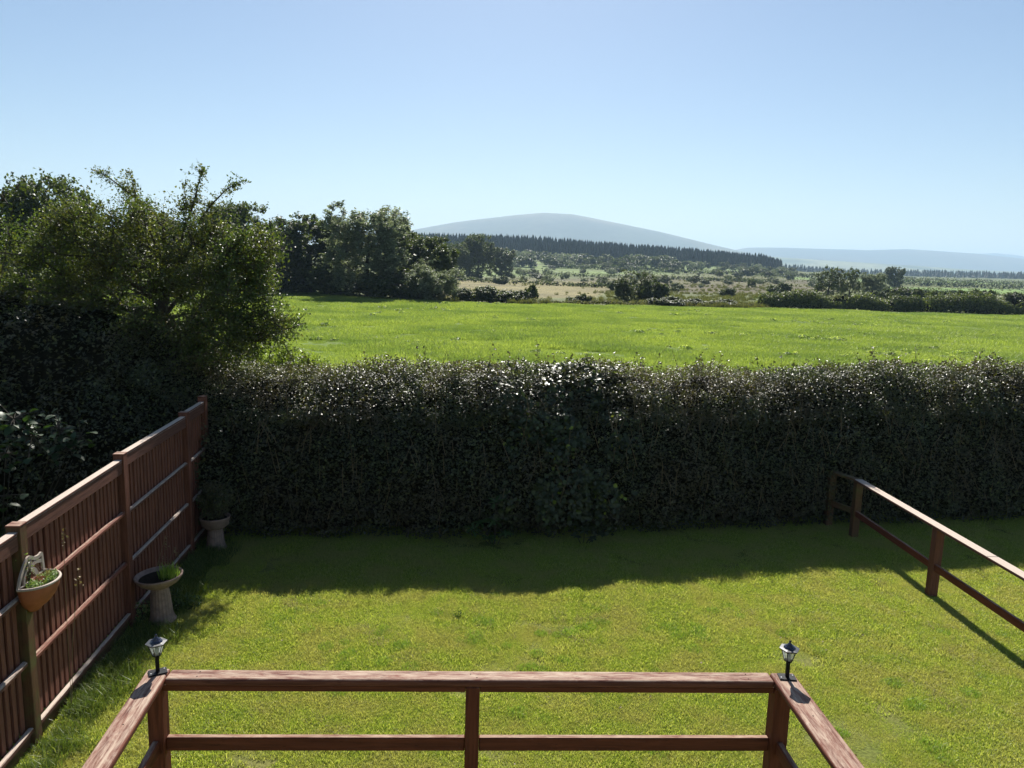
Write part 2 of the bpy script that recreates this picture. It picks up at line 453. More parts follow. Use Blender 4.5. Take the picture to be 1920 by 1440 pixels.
tag(link('moorland', np_mesh('moorland', V, grid_faces(*U.shape), M['terrain'], smooth=True, col=colr.reshape(-1, 3))), 'rolling moorland and fields beyond the pasture', kind='structure')
# ground far out and around, just lower
cmp_ = np.array([[-8800, 3000, -3], [8800, 3000, -3], [8800, 9300, -3], [-8800, 9300, -3]], float)
tag(link('ground', np_mesh('ground', np.array([[-8800, -300, -4.], [8800, -300, -4.], [8800, 9300, -4.], [-8800, 9300, -4.]]), np.array([[0, 1, 2, 3]]), M['terrain'], col=np.full((4, 3), (.08, .1, .04)))), 'flat ground out to the horizon', kind='structure')

def hill(name, label, px, rows, yc, y0, y1, c1, c2, nz_amp=6, pw=1.3):
    us = np.linspace((px[0] - 960) / FPX, (px[-1] - 960) / FPX, 200)
    yy = np.linspace(y0, y1, 50)
    U, Y = np.meshgrid(us, yy)
    P = px_of_u(U)
    crest = CAMZ + (hor_row(P) - np.interp(P, px, rows)) / FPX * 1.01 * yc
    k = np.where(Y < yc, (Y - y0) / (yc - y0), (y1 - Y) / (y1 - yc))
    k = np.sin(np.clip(k, 0, 1) * np.pi / 2) ** pw
    Pn = np.stack([(U * Y).ravel(), Y.ravel(), np.zeros(U.size)], 1)
    n = fbm(Pn, .0016, 4).reshape(U.shape)
    Z = -3 + (crest + 3) * k + n * nz_amp * k * np.clip(1.3 - k * 1.2, .05, 1) * 4
    m = np.clip(n * 1.6 + .5, 0, 1)[..., None]
    c = np.array(c1) * (1 - m) + np.array(c2) * m
    V = np.stack([(U * Y).ravel(), Y.ravel(), Z.ravel()], 1)
    tag(link(name, np_mesh(name, V, grid_faces(*U.shape), M['hill'], smooth=True, col=c.reshape(-1, 3))), label, kind='structure')
hill('mountain', 'long rounded blue mountain behind the conifer forest', [300, 560, 700, 790, 850, 900, 960, 1010, 1060, 1110, 1160, 1220, 1280, 1320, 1400, 1500, 1640],
     [500, 470, 449, 431, 420.5, 414.5, 408, 404.3, 407, 416.5, 426, 438, 452, 461.5, 479, 497, 520], 4600, 3400, 6200, (.035, .05, .03), (.10, .09, .05))
hill('hills', 'long low blue hill ridge on the right horizon', [1150, 1300, 1380, 1450, 1500, 1600, 1670, 1720, 1800, 1920, 2100, 2500],
     [505, 482, 466, 466, 467.5, 470.5, 468.5, 471.5, 477, 490, 515, 545], 6300, 4900, 7800, (.03, .045, .03), (.06, .06, .035))
hill('hills', 'farthest pale rise behind the right ridge', [1700, 1780, 1830, 1870, 1920, 2020, 2200], [492, 478, 475.5, 479, 486, 497, 530], 8300, 7800, 9200, (.08, .1, .06), (.1, .1, .07), 1)
hill('foothills', 'pale patchwork foothills below the right ridge', [1350, 1420, 1500, 1600, 1700, 1800, 1920, 2200], [505, 482, 487, 493, 499, 506, 511, 530], 3900, 3250, 4500, (.04, .07, .03), (.16, .17, .08), 3)

# haze: the air itself
bm = bmesh.new(); bmesh.ops.create_cube(bm, size=1)
for v in bm.verts: v.co = Vector((v.co.x * 17800, (v.co.y + .5) * 9800 - 400, (v.co.z + .5) * 345 - 5.2))
t = NT('haze'); pv = t.n('ShaderNodeVolumePrincipled')
pv.inputs['Color'].default_value = (.53, .73, .97, 1); pv.inputs['Density'].default_value = HAZE_DENSITY; pv.inputs['Anisotropy'].default_value = .1
t.l(pv.outputs[0], t.out.inputs[1])
hz = link('haze', bm_mesh('haze', bm, t.m)); tag(hz, 'thin summer haze over the land', kind='stuff')

# ------------------------------------------------------------------ scatter: an object whose own mesh holds one tuft and the points it stands on
def scatter(name, V, F, var, mat, pts, rot, scl, label, cat=None, kind='stuff', parent=None):
    n0 = len(V); n1 = len(pts)
    me = np_mesh(name, np.concatenate([V, pts]), F, mat, var=np.concatenate([var, np.zeros(n1)]))
    for nm, typ, dat in (('is_point', 'BOOLEAN', np.concatenate([np.zeros(n0, bool), np.ones(n1, bool)])),
                         ('size', 'FLOAT', np.concatenate([np.ones(n0), scl]).astype(np.float32))):
        a = me.attributes.new(nm, typ, 'POINT'); a.data.foreach_set('value', dat)
    a = me.attributes.new('turn', 'FLOAT_VECTOR', 'POINT')
    r = np.zeros((n0 + n1, 3), np.float32); r[n0:] = rot; a.data.foreach_set('vector', r.ravel())
    o = link(name, me, parent)
    g = bpy.data.node_groups.new(name + '_scatter', 'GeometryNodeTree')
    g.interface.new_socket('Geometry', in_out='INPUT', socket_type='NodeSocketGeometry')
    g.interface.new_socket('Geometry', in_out='OUTPUT', socket_type='NodeSocketGeometry')
    N = g.nodes; L = g.links
    gi, go = N.new('NodeGroupInput'), N.new('NodeGroupOutput')
    sep = N.new('GeometryNodeSeparateGeometry'); sep.domain = 'POINT'
    def attr(nm, typ):
        a = N.new('GeometryNodeInputNamedAttribute'); a.data_type = typ; a.inputs[0].default_value = nm
        return next(s for s in a.outputs if s.enabled and s.name == 'Attribute')
    L.new(gi.outputs[0], sep.inputs[0]); L.new(attr('is_point', 'BOOLEAN'), sep.inputs[1])
    mp = N.new('GeometryNodeMeshToPoints'); L.new(sep.outputs[0], mp.inputs[0])
    ip = N.new('GeometryNodeInstanceOnPoints')
    L.new(mp.outputs[0], ip.inputs['Points']); L.new(sep.outputs[1], ip.inputs['Instance'])
    L.new(attr('turn', 'FLOAT_VECTOR'), ip.inputs['Rotation']); L.new(attr('size', 'FLOAT'), ip.inputs['Scale'])
    L.new(ip.outputs[0], go.inputs[0])
    md = o.modifiers.new('scatter', 'NODES'); md.node_group = g
    return tag(o, label, cat, kind=kind)
def blades(n, rad, h0, h1, w, lean, rng, square=False, seg2=True):
    r = rad * np.sqrt(rng.random(n)); a = rng.random(n) * 2 * np.pi
    x, y = r * np.cos(a), r * np.sin(a)
    if square: x, y = (rng.random(n) - .5) * 2 * rad, (rng.random(n) - .5) * 2 * rad
    h = h0 + (h1 - h0) * rng.random(n) ** 1.5
    b = rng.random(n) * 2 * np.pi; bw = np.stack([np.cos(b), np.sin(b), 0 * b], 1) * (w * (.6 + .8 * rng.random(n)))[:, None]
    d = rng.random(n) * 2 * np.pi; ln = lean * rng.random(n) * h
    dv = np.stack([np.cos(d) * ln, np.sin(d) * ln, 0 * d], 1)
    P = np.stack([x, y, 0 * x - .004], 1)
    hz_ = h[:, None] * np.array([[0, 0, 1.]])
    mid = P + dv * .35 + hz_ * .6; top = P + dv + hz_ * .95
    V = np.stack([P - bw * .5, P + bw * .5, mid + bw * .4, top, mid - bw * .4], 1).reshape(-1, 3)
    F = []
    k = np.arange(n)[:, None] * 5
    F = np.concatenate([k + np.array([[0, 1, 2, 4]]), k + np.array([[4, 2, 3, 3]])], 0)
    Fq = (k + np.array([[0, 1, 2, 4]])); Ft = (k + np.array([[4, 2, 3]]))
    F3 = np.concatenate([Fq[:, [0, 1, 2]], Fq[:, [0, 2, 3]], Ft], 0)
    return V, F3, np.repeat(rng.random(n), 5)

rng = np.random.default_rng(11)
# mown lawn
V, F, va = blades(1900, .3, .012, .034, .0042, 1.05, rng)
n = 4200
pts = np.stack([rng.uniform(-5.2, 10.5, n), rng.uniform(4.4, 12.6, n), np.zeros(n)], 1)
ok = pts[:, 1] < np.interp(pts[:, 0], HB_X, HB_Y) + .4
fx = np.interp(pts[:, 1], [3, 5.3, 9.3, 11], [-3.4, -3.62, -4.05, -4.2])
ok &= pts[:, 0] > fx + .12
pts = pts[ok]; n = len(pts)
rot = np.stack([rng.normal(0, .02, n), rng.normal(0, .02, n), rng.random(n) * 6.28], 1)
mow = np.array([mnoise.fractal(Vector((a * .8 + b * .5, b * .8 - a * .5, 6.5)) * 1.6, 1, 2, 4) for a, b in pts[:, :2]])
scatter('lawn_grass', V, F, va, M['lawn_blade'], pts, rot, np.clip(rng.uniform(.8, 1.15, n) + mow * .9, .45, 1.7), 'short mown grass of the garden lawn')
# lusher tufts in the lawn
V, F, va = blades(260, .12, .03, .085, .005, 1.2, rng)
n = 60
cl = np.array([ground(*p) for p in ((760, 1225), (1095, 1165), (1050, 1180), (1120, 1150), (1250, 1180), (560, 1150), (640, 1235), (1010, 1245), (520, 1190), (1300, 1190), (870, 1195))])
pts = np.concatenate([np.repeat(cl, 4, 0) + rng.normal(0, .12, (len(cl) * 4, 2)), rng.uniform((-3.0, 5.2), (6, 8.2), (n, 2))])
pts = np.c_[pts, np.zeros(len(pts))]; n = len(pts)
scatter('lush_grass', V, F, va, M['lush_blade'], pts, np.c_[np.zeros((n, 2)), rng.random(n) * 6.28], rng.uniform(.4, .85, n), 'brighter lush grass patches in the lawn')
# dead thatch lying on the lawn after mowing
V, F, va = blades(90, .10, .016, .03, .0045, 2.2, rng)
n = 900
pts = np.stack([rng.uniform(-3.2, 8, n), rng.uniform(4.6, 9.3, n), np.full(n, .012)], 1)
nn = np.array([mnoise.fractal(Vector((a * .75 + b * .35, b * .75 - a * .35, 4)), 1, 2, 3) for a, b in pts[:, :2]])
pts = pts[nn > .12]; n = len(pts)
scatter('thatch', V, F, va, M['thatch'], pts, np.c_[np.zeros((n, 2)), rng.random(n) * 6.28], rng.uniform(.4, 1.2, n), 'dry mown clippings lying in streaks on the lawn')
# long grass along the fence foot
V, F, va = blades(170, .12, .05, .15, .005, 1.3, rng)
n = 300
yy = rng.uniform(4.0, 9.6, n); fx = np.interp(yy, [3, 5.3, 9.3, 11], [-3.4, -3.62, -4.05, -4.2])
pts = np.stack([fx + .06 + np.abs(rng.normal(0, .16, n)), yy, np.zeros(n)], 1)
scatter('verge_grass', V, F, va, M['long_blade'], pts, np.c_[np.zeros((n, 2)), rng.random(n) * 6.28], rng.uniform(.3, 1.15, n), 'long unmown grass along the foot of the panel fence')
# pasture grass
V, F, va = blades(420, .8, .08, .20, .016, .9, rng)
n = 15000
uu = rng.uniform(-.85, .85, n); yy = 12 + 82 * rng.random(n) ** .8
hs_ = np.array([mnoise.fractal(Vector((a * b * .16, b * .5, 2)), 1, 2, 3) for a, b in zip(uu, yy)])
k = (yy < edge_y(uu) - .3) & (yy > np.interp(uu * yy, HB_X, HB_Y) + 1.6)
hs_ = hs_[k]; pts = np.stack([uu * yy, yy, np.zeros(n)], 1)[k]; n = len(pts)
scatter('pasture_grass', V, F, va, M['pasture_blade'], pts, np.c_[np.zeros((n, 2)), rng.random(n) * 6.28], np.clip(rng.uniform(.75, 1.15, n) + hs_ * 1.1, .35, 1.9), 'bright pasture grass of the field')
# broad-leaved weeds in the pasture
n_ = 46
a = rng.random(n_) * 6.28; r = .05 + .3 * rng.random(n_)
C = np.stack([r * np.cos(a), r * np.sin(a), .08 + .14 * rng.random(n_)], 1)
V, F, va = leaves(C, unit(np.stack([np.cos(a) * .5, np.sin(a) * .5, np.ones(n_)], 1) + rng.normal(0, .25, (n_, 3))), rng.uniform(.14, .26, n_), rng, .5)
cu = rng.uniform(-.3, .7, 46); cy = 28 + 46 * rng.random(46) ** .7
pp = []
for q, y_ in zip(cu, cy):
    m_ = rng.integers(3, 13); c0 = np.array([q * y_, y_])
    pp.append(c0 + rng.normal(0, 1, (m_, 2)) * np.array([1.9, 1.0]))
pp = np.concatenate(pp + [np.array([ground(692, 636)]) + rng.normal(0, .35, (9, 2))]); n = len(pp)
scatter('weeds', V, F, va, M['weed'], np.c_[pp, np.zeros(n)], np.c_[np.zeros((n, 2)), rng.random(n) * 6.28], rng.uniform(.2, 1.1, n) * rng.uniform(.6, 1, n), 'dock and thistle weeds dotted over the pasture')
# rushes and heather tussocks on the moor
V, F, va = blades(60, .45, .3, .8, .05, .7, rng)
n = 9000
uu = rng.uniform(-.15, .75, n); yy = edge_y(uu) + 420 * rng.random(n) ** 2.2
x_ = uu * yy
nn = fbm(np.c_[x_, yy, 0 * yy], .04, 3)
k = (nn > -.1) & ((px_of_u(uu) > 1130) | (rng.random(n) < .12) | (yy < edge_y(uu) + 8))
pts = np.stack([x_, yy, land_z(uu, yy)], 1)[k]; n = len(pts)
scatter('rushes', V, F, va, M['rush'], pts, np.c_[np.zeros((n, 2)), rng.random(n) * 6.28], rng.uniform(.4, 1.0, n), 'rough rushes and heather tussocks over the moor')

# ------------------------------------------------------------------ trees
def tree_meshes(name, rng, blobs, trunk, ncl, ntw, nlf, rc, lsize, leafmat, trunk_r=.1, up=.35, six=False, wid=.62, droop=0.0, twig_k=3, shell=.55):
    """blobs: (cx,cy,cz,rx,ry,rz,weight); trunk: list of points; returns wood mesh, leaf mesh"""
    w = np.array([b[6] for b in blobs], float); w /= w.sum()
    cen = []
    for b, q in zip(blobs, w):
        m_ = max(1, int(ncl * q))
        d = unit(rng.normal(size=(m_, 3))); rr = rng.random(m_) ** (1 / 3) * (1 - shell) + shell * (.75 + .3 * rng.random(m_))
        cen.append(np.array(b[:3]) + d * rr[:, None] * np.array(b[3:6]))
    cen = np.concatenate(cen)
    cen = cen[cen[:, 2] > .15]
    nodes = [np.array(p, float) for p in trunk]; par = [-1] + list(range(len(trunk) - 1))
    depth = list(np.arange(len(trunk)) * .15)
    for c in cen[np.argsort(np.linalg.norm(cen - nodes[-1], axis=1))]:
        P = np.array(nodes); d = np.linalg.norm(P - c, axis=1) + np.array(depth) * .25 + np.where(P[:, 2] > c[2] + .1, .5, 0)
        i = int(np.argmin(d)); p0 = P[i]; L = np.linalg.norm(c - p0)
        ns = max(1, int(L / .45)) if L < 40 else 4
        ns = min(ns, 5); last = i
        for s in range(1, ns + 1):
            f = s / ns
            q = p0 * (1 - f) + c * f + rng.normal(0, .05 * L / ns, 3) * (1 if s < ns else 0)
            q[2] += math.sin(f * math.pi) * L * (.08 - droop * .1)
            nodes.append(q); par.append(last); depth.append(depth[last] + L / ns); last = len(nodes) - 1
    P = np.array(nodes); par = np.array(par)
    cnt = np.ones(len(P))
    for i in range(len(P) - 1, 0, -1):
        if par[i] >= 0: cnt[par[i]] += cnt[i] * .9
    rad = trunk_r * (cnt / cnt[0]) ** .5
    e = np.arange(1, len(P))
    V, F = tubes(P[par[e]], P[e], rad[par[e]] * .5 + rad[e] * .5, rad[e], 6)
    # twigs
    cc = P[len(trunk):]
    k = rng.integers(0, len(cc), int(len(cen) * ntw * .25))
    base = np.concatenate([np.repeat(cen, ntw, 0), cc[k]])
    ctr = cen.mean(0)
    dirs = unit(rng.normal(size=(len(base), 3)) + unit(base - ctr) * .7 + np.array([0, 0, up - droop]))
    ln = rc * rng.uniform(.4, 1.1, len(base))
    tip = base + dirs * ln[:, None]
    V2, F2 = tubes(base, tip, np.full(len(base), trunk_r * .035 + .002), np.full(len(base), .0015), twig_k)
    wood = np_mesh(name + '_wood', np.concatenate([V, V2]), np.concatenate([F, F2 + len(V)]), M['bark'])
    n = len(base) * nlf
    f = rng.random(n) ** .7
    C = np.repeat(base, nlf, 0) + np.repeat(dirs * ln[:, None], nlf, 0) * f[:, None] + rng.normal(0, rc * .13, (n, 3))
    N = unit(rng.normal(size=(n, 3)) * .8 + np.array([0, 0, .75]) + unit(C - ctr) * .3)
    # clumps share a tone
    Vl, Fl, va = leaves(C, N, lsize * rng.uniform(.6, 1.25, n), rng, wid, six=six)
    tone = np.repeat(np.repeat(rng.random(len(base)), nlf), 6 if six else 4)
    va = np.clip(va * .6 + tone * .4, 0, 1)
    lf = np_mesh(name + '_leaves', Vl, Fl, leafmat, var=va)
    return wood, lf
def place_tree(name, ms, loc, rz, sc, label, cat='tree', group=None, crown='crown', trunk='trunk'):
    o = empty(name, loc, rz); o.scale = sc if hasattr(sc, '__len__') else (sc,) * 3
    tag(o, label, cat, group)
    if ms[0] is not None: link(trunk, ms[0], o)
    l_ = link(crown, ms[1], o)
    return o

R = np.random.default_rng(5)
# the near tree: sprawling hawthorn-like crown with two shoots standing clear of it
def P3(px, row, y):
    return np.array(at_y(px, row, y))
def blob(px, row, y, rx, ry, rz, w):
    p = P3(px, row, y); return (*p, rx, ry, rz, w)
tb = P3(300, 700, 11.6); 
trunkp = [(tb[0] + .1, 11.6, 0), (tb[0] + .05, 11.6, .7), (tb[0], 11.55, 1.4), (P3(300, 600, 11.5)[0], 11.5, P3(300, 600, 11.5)[2]), tuple(P3(318, 510, 11.4))]
bl = [blob(300, 470, 11.4, 1.25, 1.0, .65, 16), blob(210, 440, 11.8, .9, .8, .55, 9), blob(160, 480, 11.7, .9, .9, .6, 9), blob(385, 510, 11.0, .85, .8, .6, 9),
      blob(440, 545, 10.8, .5, .7, .6, 7), blob(470, 470, 11.0, .35, .5, .3, 3), blob(250, 590, 11.2, 1.2, .9, .6, 10), blob(120, 600, 11.4, 1.1, .9, .5, 8), blob(405, 630, 10.7, .6, .6, .4, 7),
      blob(475, 615, 10.7, .4, .5, .2, 4), blob(60, 500, 11.8, .9, .8, .5, 7), blob(350, 680, 11.0, .8, .7, .5, 7), blob(530, 610, 10.6, .25, .3, .12, 1), blob(180, 690, 11.2, 1.1, .7, .5, 7), blob(-60, 560, 11.6, 1.1, .9, .9, 7),
      blob(20, 680, 11.2, 1.0, .7, .6, 6)]
hw = tree_meshes('hawthorn', R, bl, trunkp, 430, 11, 15, .40, .046, M['hawthorn'], .10)
tr = empty('hawthorn_tree', (0, 0, 0)); tag(tr, 'large sprawling tree over the corner of the panel fence with reddish tinged small leaves', 'tree')
link('trunk', hw[0], tr); link('crown', hw[1], tr)
def shoot(pts, ntw, nlf, rc, ls, r0, mat, par, rg, name='branch'):
    P = np.array(pts, float); m_ = len(P)
    rad = np.linspace(r0, r0 * .25, m_)
    V, F = tubes(P[:-1], P[1:], rad[:-1], rad[1:], 5)
    seg = rg.integers(0, m_ - 1, ntw); f = rg.random(ntw)[:, None]
    base = P[seg] * (1 - f) + P[seg + 1] * f
    d = unit(rg.normal(size=(ntw, 3)) + np.array([0, 0, .35])); ln = rc * rg.uniform(.3, 1, ntw)
    V2, F2 = tubes(base, base + d * ln[:, None], np.full(ntw, .003), np.full(ntw, .0015), 3)
    link(name, np_mesh(name, np.concatenate([V, V2]), np.concatenate([F, F2 + len(V)]), M['bark']), par)
    n = ntw * nlf
    C = np.repeat(base, nlf, 0) + np.repeat(d * ln[:, None], nlf, 0) * rg.random((n, 1)) + rg.normal(0, .025, (n, 3))
    Vl, Fl, va = leaves(C, unit(rg.normal(size=(n, 3)) + np.array([0, 0, .7])), ls * rg.uniform(.6, 1.2, n), rg, .62)
    link('foliage', np_mesh('foliage', Vl, Fl, mat, var=va), par)
Q = lambda *a: [tuple(P3(*p)) for p in a]
shoot(Q((330, 500, 11.4), (345, 430, 11.4), (362, 385, 11.4), (372, 345, 11.4), (380, 318, 11.4)), 60, 13, .26, .042, .022, M['hawthorn'], tr, R)
shoot(Q((372, 420, 11.3), (395, 385, 11.3), (425, 355, 11.3), (455, 338, 11.3)), 52, 13, .24, .042, .018, M['hawthorn'], tr, R)
shoot(Q((350, 395, 11.4), (348, 370, 11.4), (345, 345, 11.4)), 16, 10, .15, .04, .01, M['hawthorn'], tr, R)
shoot(Q((310, 430, 11.4), (280, 395, 11.5), (240, 360, 11.6), (200, 330, 11.6), (172, 318, 11.6)), 75, 12, .26, .042, .022, M['hawthorn'], tr, R)
shoot(Q((262, 385, 11.5), (250, 350, 11.5), (243, 318, 11.5)), 18, 11, .13, .04, .01, M['hawthorn'], tr, R)
shoot(Q((430, 560, 10.8), (480, 585, 10.6), (520, 605, 10.5), (556, 598, 10.4)), 34, 11, .2, .04, .014, M['hawthorn'], tr, R)
shoot(Q((420, 640, 10.7), (490, 630, 10.6), (530, 640, 10.5), (556, 690, 10.4)), 26, 11, .16, .04, .012, M['hawthorn'], tr, R)

# mid-distance kinds
def kind_mesh(nm, seed, h, w, leafmat, ncl=150, ls=.2, low=.12, willow=False, nlf=11, six=False):
    rg = np.random.default_rng(seed)
    bl = [(0, 0, h * .55, w * .42, w * .42, h * .36, 6)]
    for i in range(11):
        a = rg.random() * 6.28; rr = w * rg.uniform(.12, .34); z = h * rg.uniform(.3, .82)
        s = w * rg.uniform(.11, .24)
        bl.append((rr * math.cos(a), rr * math.sin(a), z, s, s, s * (1.3 if willow else .9), 3))
    bl.append((0, 0, h * low * 1.6, w * .42, w * .42, h * .2, 5)); bl.append((0, 0, h * .35, w * .4, w * .4, h * .25, 5))
    return tree_meshes(nm, rg, bl, [(0, 0, 0), (.1, 0, h * .15), (0, .1, h * .3), (.1, 0, h * .5)], ncl, 6, nlf, w * .085 + .15, ls, leafmat, .022 * h, .5 if willow else .25, wid=.5 if willow else .7, shell=.55)
KM = {'a': kind_mesh('broadleaf_a', 1, 9, 7.5, M['broadleaf'], 330, .25), 'b': kind_mesh('broadleaf_b', 2, 9, 6.2, M['broadleaf'], 310, .25),
      'c': kind_mesh('broadleaf_c', 3, 9, 8.5, M['broadleaf'], 340, .25), 'w': kind_mesh('willow_a', 4, 9.5, 7.5, M['willow'], 320, .27, willow=True),
      'bw': kind_mesh('willow_bush', 5, 4.5, 5.5, M['willow'], 230, .2, .2, True), 'bd': kind_mesh('dark_bush', 6, 2.5, 4, M['broadleaf'], 170, .22, .2),
      's': kind_mesh('open_oak', 12, 8, 7, M['broadleaf'], 110, .26), 'f1': kind_mesh('far_a', 7, 8, 9, M['broadleaf'], 90, .8, .2, nlf=4), 'f2': kind_mesh('far_b', 8, 8, 8, M['broadleaf'], 80, .8, .2, nlf=4), 'f3': kind_mesh('far_c', 9, 6, 9, M['willow'], 80, .7, .2, nlf=4)}
BH = {'s': 8, 'a': 9, 'b': 9, 'c': 9, 'w': 9.5, 'bw': 4.5, 'bd': 2.5, 'f1': 8, 'f2': 8, 'f3': 6}
BW = {'s': 7, 'a': 7.5, 'b': 6.2, 'c': 8.5, 'w': 7.5, 'bw': 5.5, 'bd': 4, 'f1': 9, 'f2': 8, 'f3': 9}
for k_, ms_ in KM.items():
    v_ = np.empty(len(ms_[1].vertices) * 3, np.float32); ms_[1].vertices.foreach_get('co', v_); v_ = v_.reshape(-1, 3)
    BH[k_] = float(np.percentile(v_[:, 2], 99.8)); BW[k_] = float(np.percentile(np.abs(v_[:, :2]), 98) * 2)
def stand(name, kind, px, y, top, wpx, label, cat='tree', group=None, rz=None):
    u = (px - 960) / FPX / .9877
    z0 = float(land_z(u, y)) if y > edge_y(u) else 0.0
    h = z_row(px, top, y) - z0
    w = wpx / FPX * y
    sx = w / BW[kind]; sz = h / BH[kind]
    return place_tree(name, KM[kind], (u * y, y, z0), rz if rz is not None else R.random() * 6.28, (sx, sx, sz), label, cat, group)
# the line of trees along the far left side of the pasture
G1 = 'trees along the left edge of the pasture'
stand('oak_tree', 'c', 118, 46, 334, 175, 'dense dark rounded tree rising behind the upper left of the sprawling near tree', group=G1)
stand('oak_tree', 'b', 15, 48, 392, 150, 'dark tree at the far left edge behind the near crown', group=G1)
stand('oak_tree', 'a', 270, 60, 405, 190, 'tree mostly hidden behind the middle of the near sprawling crown', group=G1)
stand('oak_tree', 'b', 365, 66, 425, 120, 'tree peeping out right of the near tree shoots', group=G1)
stand('oak_tree', 'a', 462, 70, 382, 130, 'tall dark tree just right of the sprawling near tree', group=G1)
stand('oak_tree', 'c', 525, 84, 425, 110, 'lower dark tree in the gap between two taller field edge trees', group=G1)
stand('oak_tree', 'b', 583, 86, 403, 118, 'rounded dark tree left of the pale willow', group=G1)
stand('willow_tree', 'w', 690, 81, 386, 150, 'tallest pale grey green willow on the far side of the pasture', group=G1)
stand('willow_tree', 'w', 640, 92, 430, 80, 'smaller pale willow tucked behind the left of the tallest willow', group=G1)
stand('oak_tree', 'b', 745, 88, 424, 90, 'slim tree touching the right of the tallest willow', group=G1)
stand('oak_tree', 'a', 805, 84, 444, 95, 'dark tree with open crown above the grey green round bush', group=G1)
stand('willow_bush', 'bw', 812, 77.5, 488, 98, 'grey green round willow bush at the right end of the tree line', 'bush', G1)
stand('shrub', 'bd', 560, 88, 505, 110, 'dark undergrowth bush below the rounded tree left of the willow', 'bush', 'bushes under the tree line')
stand('shrub', 'bd', 640, 83, 500, 110, 'dark undergrowth bush below the smaller pale willow', 'bush', 'bushes under the tree line')
stand('shrub', 'bd', 735, 79, 505, 110, 'dark undergrowth bush below the slim tree', 'bush', 'bushes under the tree line')
stand('shrub', 'bd', 480, 84, 498, 120, 'dark undergrowth bush below the tall dark tree', 'bush', 'bushes under the tree line')
stand('shrub', 'bd', 780, 77, 520, 50, 'small dark bush left of the grey green round bush', 'bush', 'bushes under the tree line')
# field edge bushes
G2 = 'low bushes along the far edge of the pasture'
for px, y, top, w, lab in ((880, 79, 541, 60, 'low dark bramble bush right of the tree line'), (925, 79, 538, 70, 'wider low dark bramble bush left of the small pointed bush'), (962, 79, 545, 50, 'lowest bramble bush beside the small pointed bush'),
                           (990, 80, 534, 26, 'small pointed dark bush before the tan field'), (1072, 80, 554, 34, 'tiny dark bush below the tan field'), (1092, 80, 551, 20, 'tiny upright bush beside the tiny dark bush'),
                           (1290, 82, 560, 50, 'pale low bush between willow clump and right hedge'), (1345, 82, 561, 55, 'second pale low bush left of the right hedge'), (1240, 80, 556, 60, 'low bush right of the willow clump')):
    stand('bramble_bush', 'bd', px, y, top, w, lab, 'bush', G2)
stand('willow_clump', 's', 1190, 92, 506, 62, 'tall dark willow clump in the middle of the moor edge', 'bush')
stand('willow_clump', 'b', 1160, 90, 522, 32, 'darker lower willow at the left of the middle clump', 'bush')
stand('willow_clump', 'bd', 1215, 90, 532, 50, 'low bush at the right foot of the middle willow clump', 'bush')
stand('oak_tree', 's', 1536, 145, 499, 52, 'dark full tree, left one of the pair on the right of the moor')
stand('oak_tree', 's', 1575, 148, 502, 34, 'slimmer dark tree, right one of the pair on the right of the moor')
stand('willow_tree', 'w', 1616, 150, 511, 40, 'pale thin tree right of the dark pair')
stand('oak_tree', 'b', 1655, 300, 500, 30, 'distant dark round tree beyond the pale thin tree')
stand('oak_tree', 'a', 892, 250, 440, 62, 'big round tree standing before the left part of the conifer forest')
stand('oak_tree', 'b', 935, 270, 465, 45, 'round tree just right of the big round tree below the forest')
stand('oak_tree', 'c', 850, 240, 455, 50, 'round tree between tree line and big round tree')
G3 = 'small trees on the right side of the moor'
for px, y, top, w, lab in ((1706, 112, 541, 26, 'small thorn tree, leftmost of the row above the right hedge'), (1736, 112, 545, 22, 'small thorn tree second along the row above the right hedge'), (1752, 114, 547, 20, 'small low thorn tree third along the row above the right hedge'),
                           (1772, 112, 544, 30, 'double crowned thorn bush in the row above the right hedge'), (1811, 112, 542, 28, 'round thorn tree left of its twin above the right hedge'), (1832, 113, 543, 22, 'round thorn tree right of its twin above the right hedge'),
                           (1890, 118, 548, 50, 'spreading thorn bush near the right edge above the hedge'), (1660, 118, 545, 26, 'thin young bush below the distant dark round tree')):
    stand('thorn_tree', 'bd', px, y, top, w, lab, 'tree', G3)
# hedgerows in the distance: each a thing built of many bushes' leaf clumps
def strip_leaves(path, h, w, n, ls, rg, zfun, lump=.5):
    P = np.array(path, float); t_ = rg.random(n) * (len(P) - 1); i = t_.astype(int); f = (t_ - i)[:, None]
    c = P[i] * (1 - f) + P[i + 1] * f
    s = np.linalg.norm(c - P[0], axis=1)
    hh = h * (1 + lump * np.array([mnoise.noise(Vector((q * .22 / max(h, .8) * 2, 7.7, h))) for q in s]))
    a = rg.random(n) * np.pi
    rr = .8 + .25 * rg.random(n)
    oy = np.cos(a) * w * .5 * rr; oz = np.abs(np.sin(a)) ** .6 * hh * rr * rg.uniform(.55, 1, n)
    C = np.stack([c[:, 0] + rg.normal(0, w * .1, n), c[:, 1] + oy, 0 * oy], 1)
    C[:, 2] = zfun(C[:, 0], C[:, 1]) + oz
    N = unit(np.stack([rg.normal(0, .6, n), np.cos(a) + rg.normal(0, .5, n), np.sin(a) + rg.normal(0, .5, n)], 1))
    return leaves(C, N, ls * rg.uniform(.6, 1.3, n), rg, .7)
zf = lambda x, y: land_z(x / y, y)
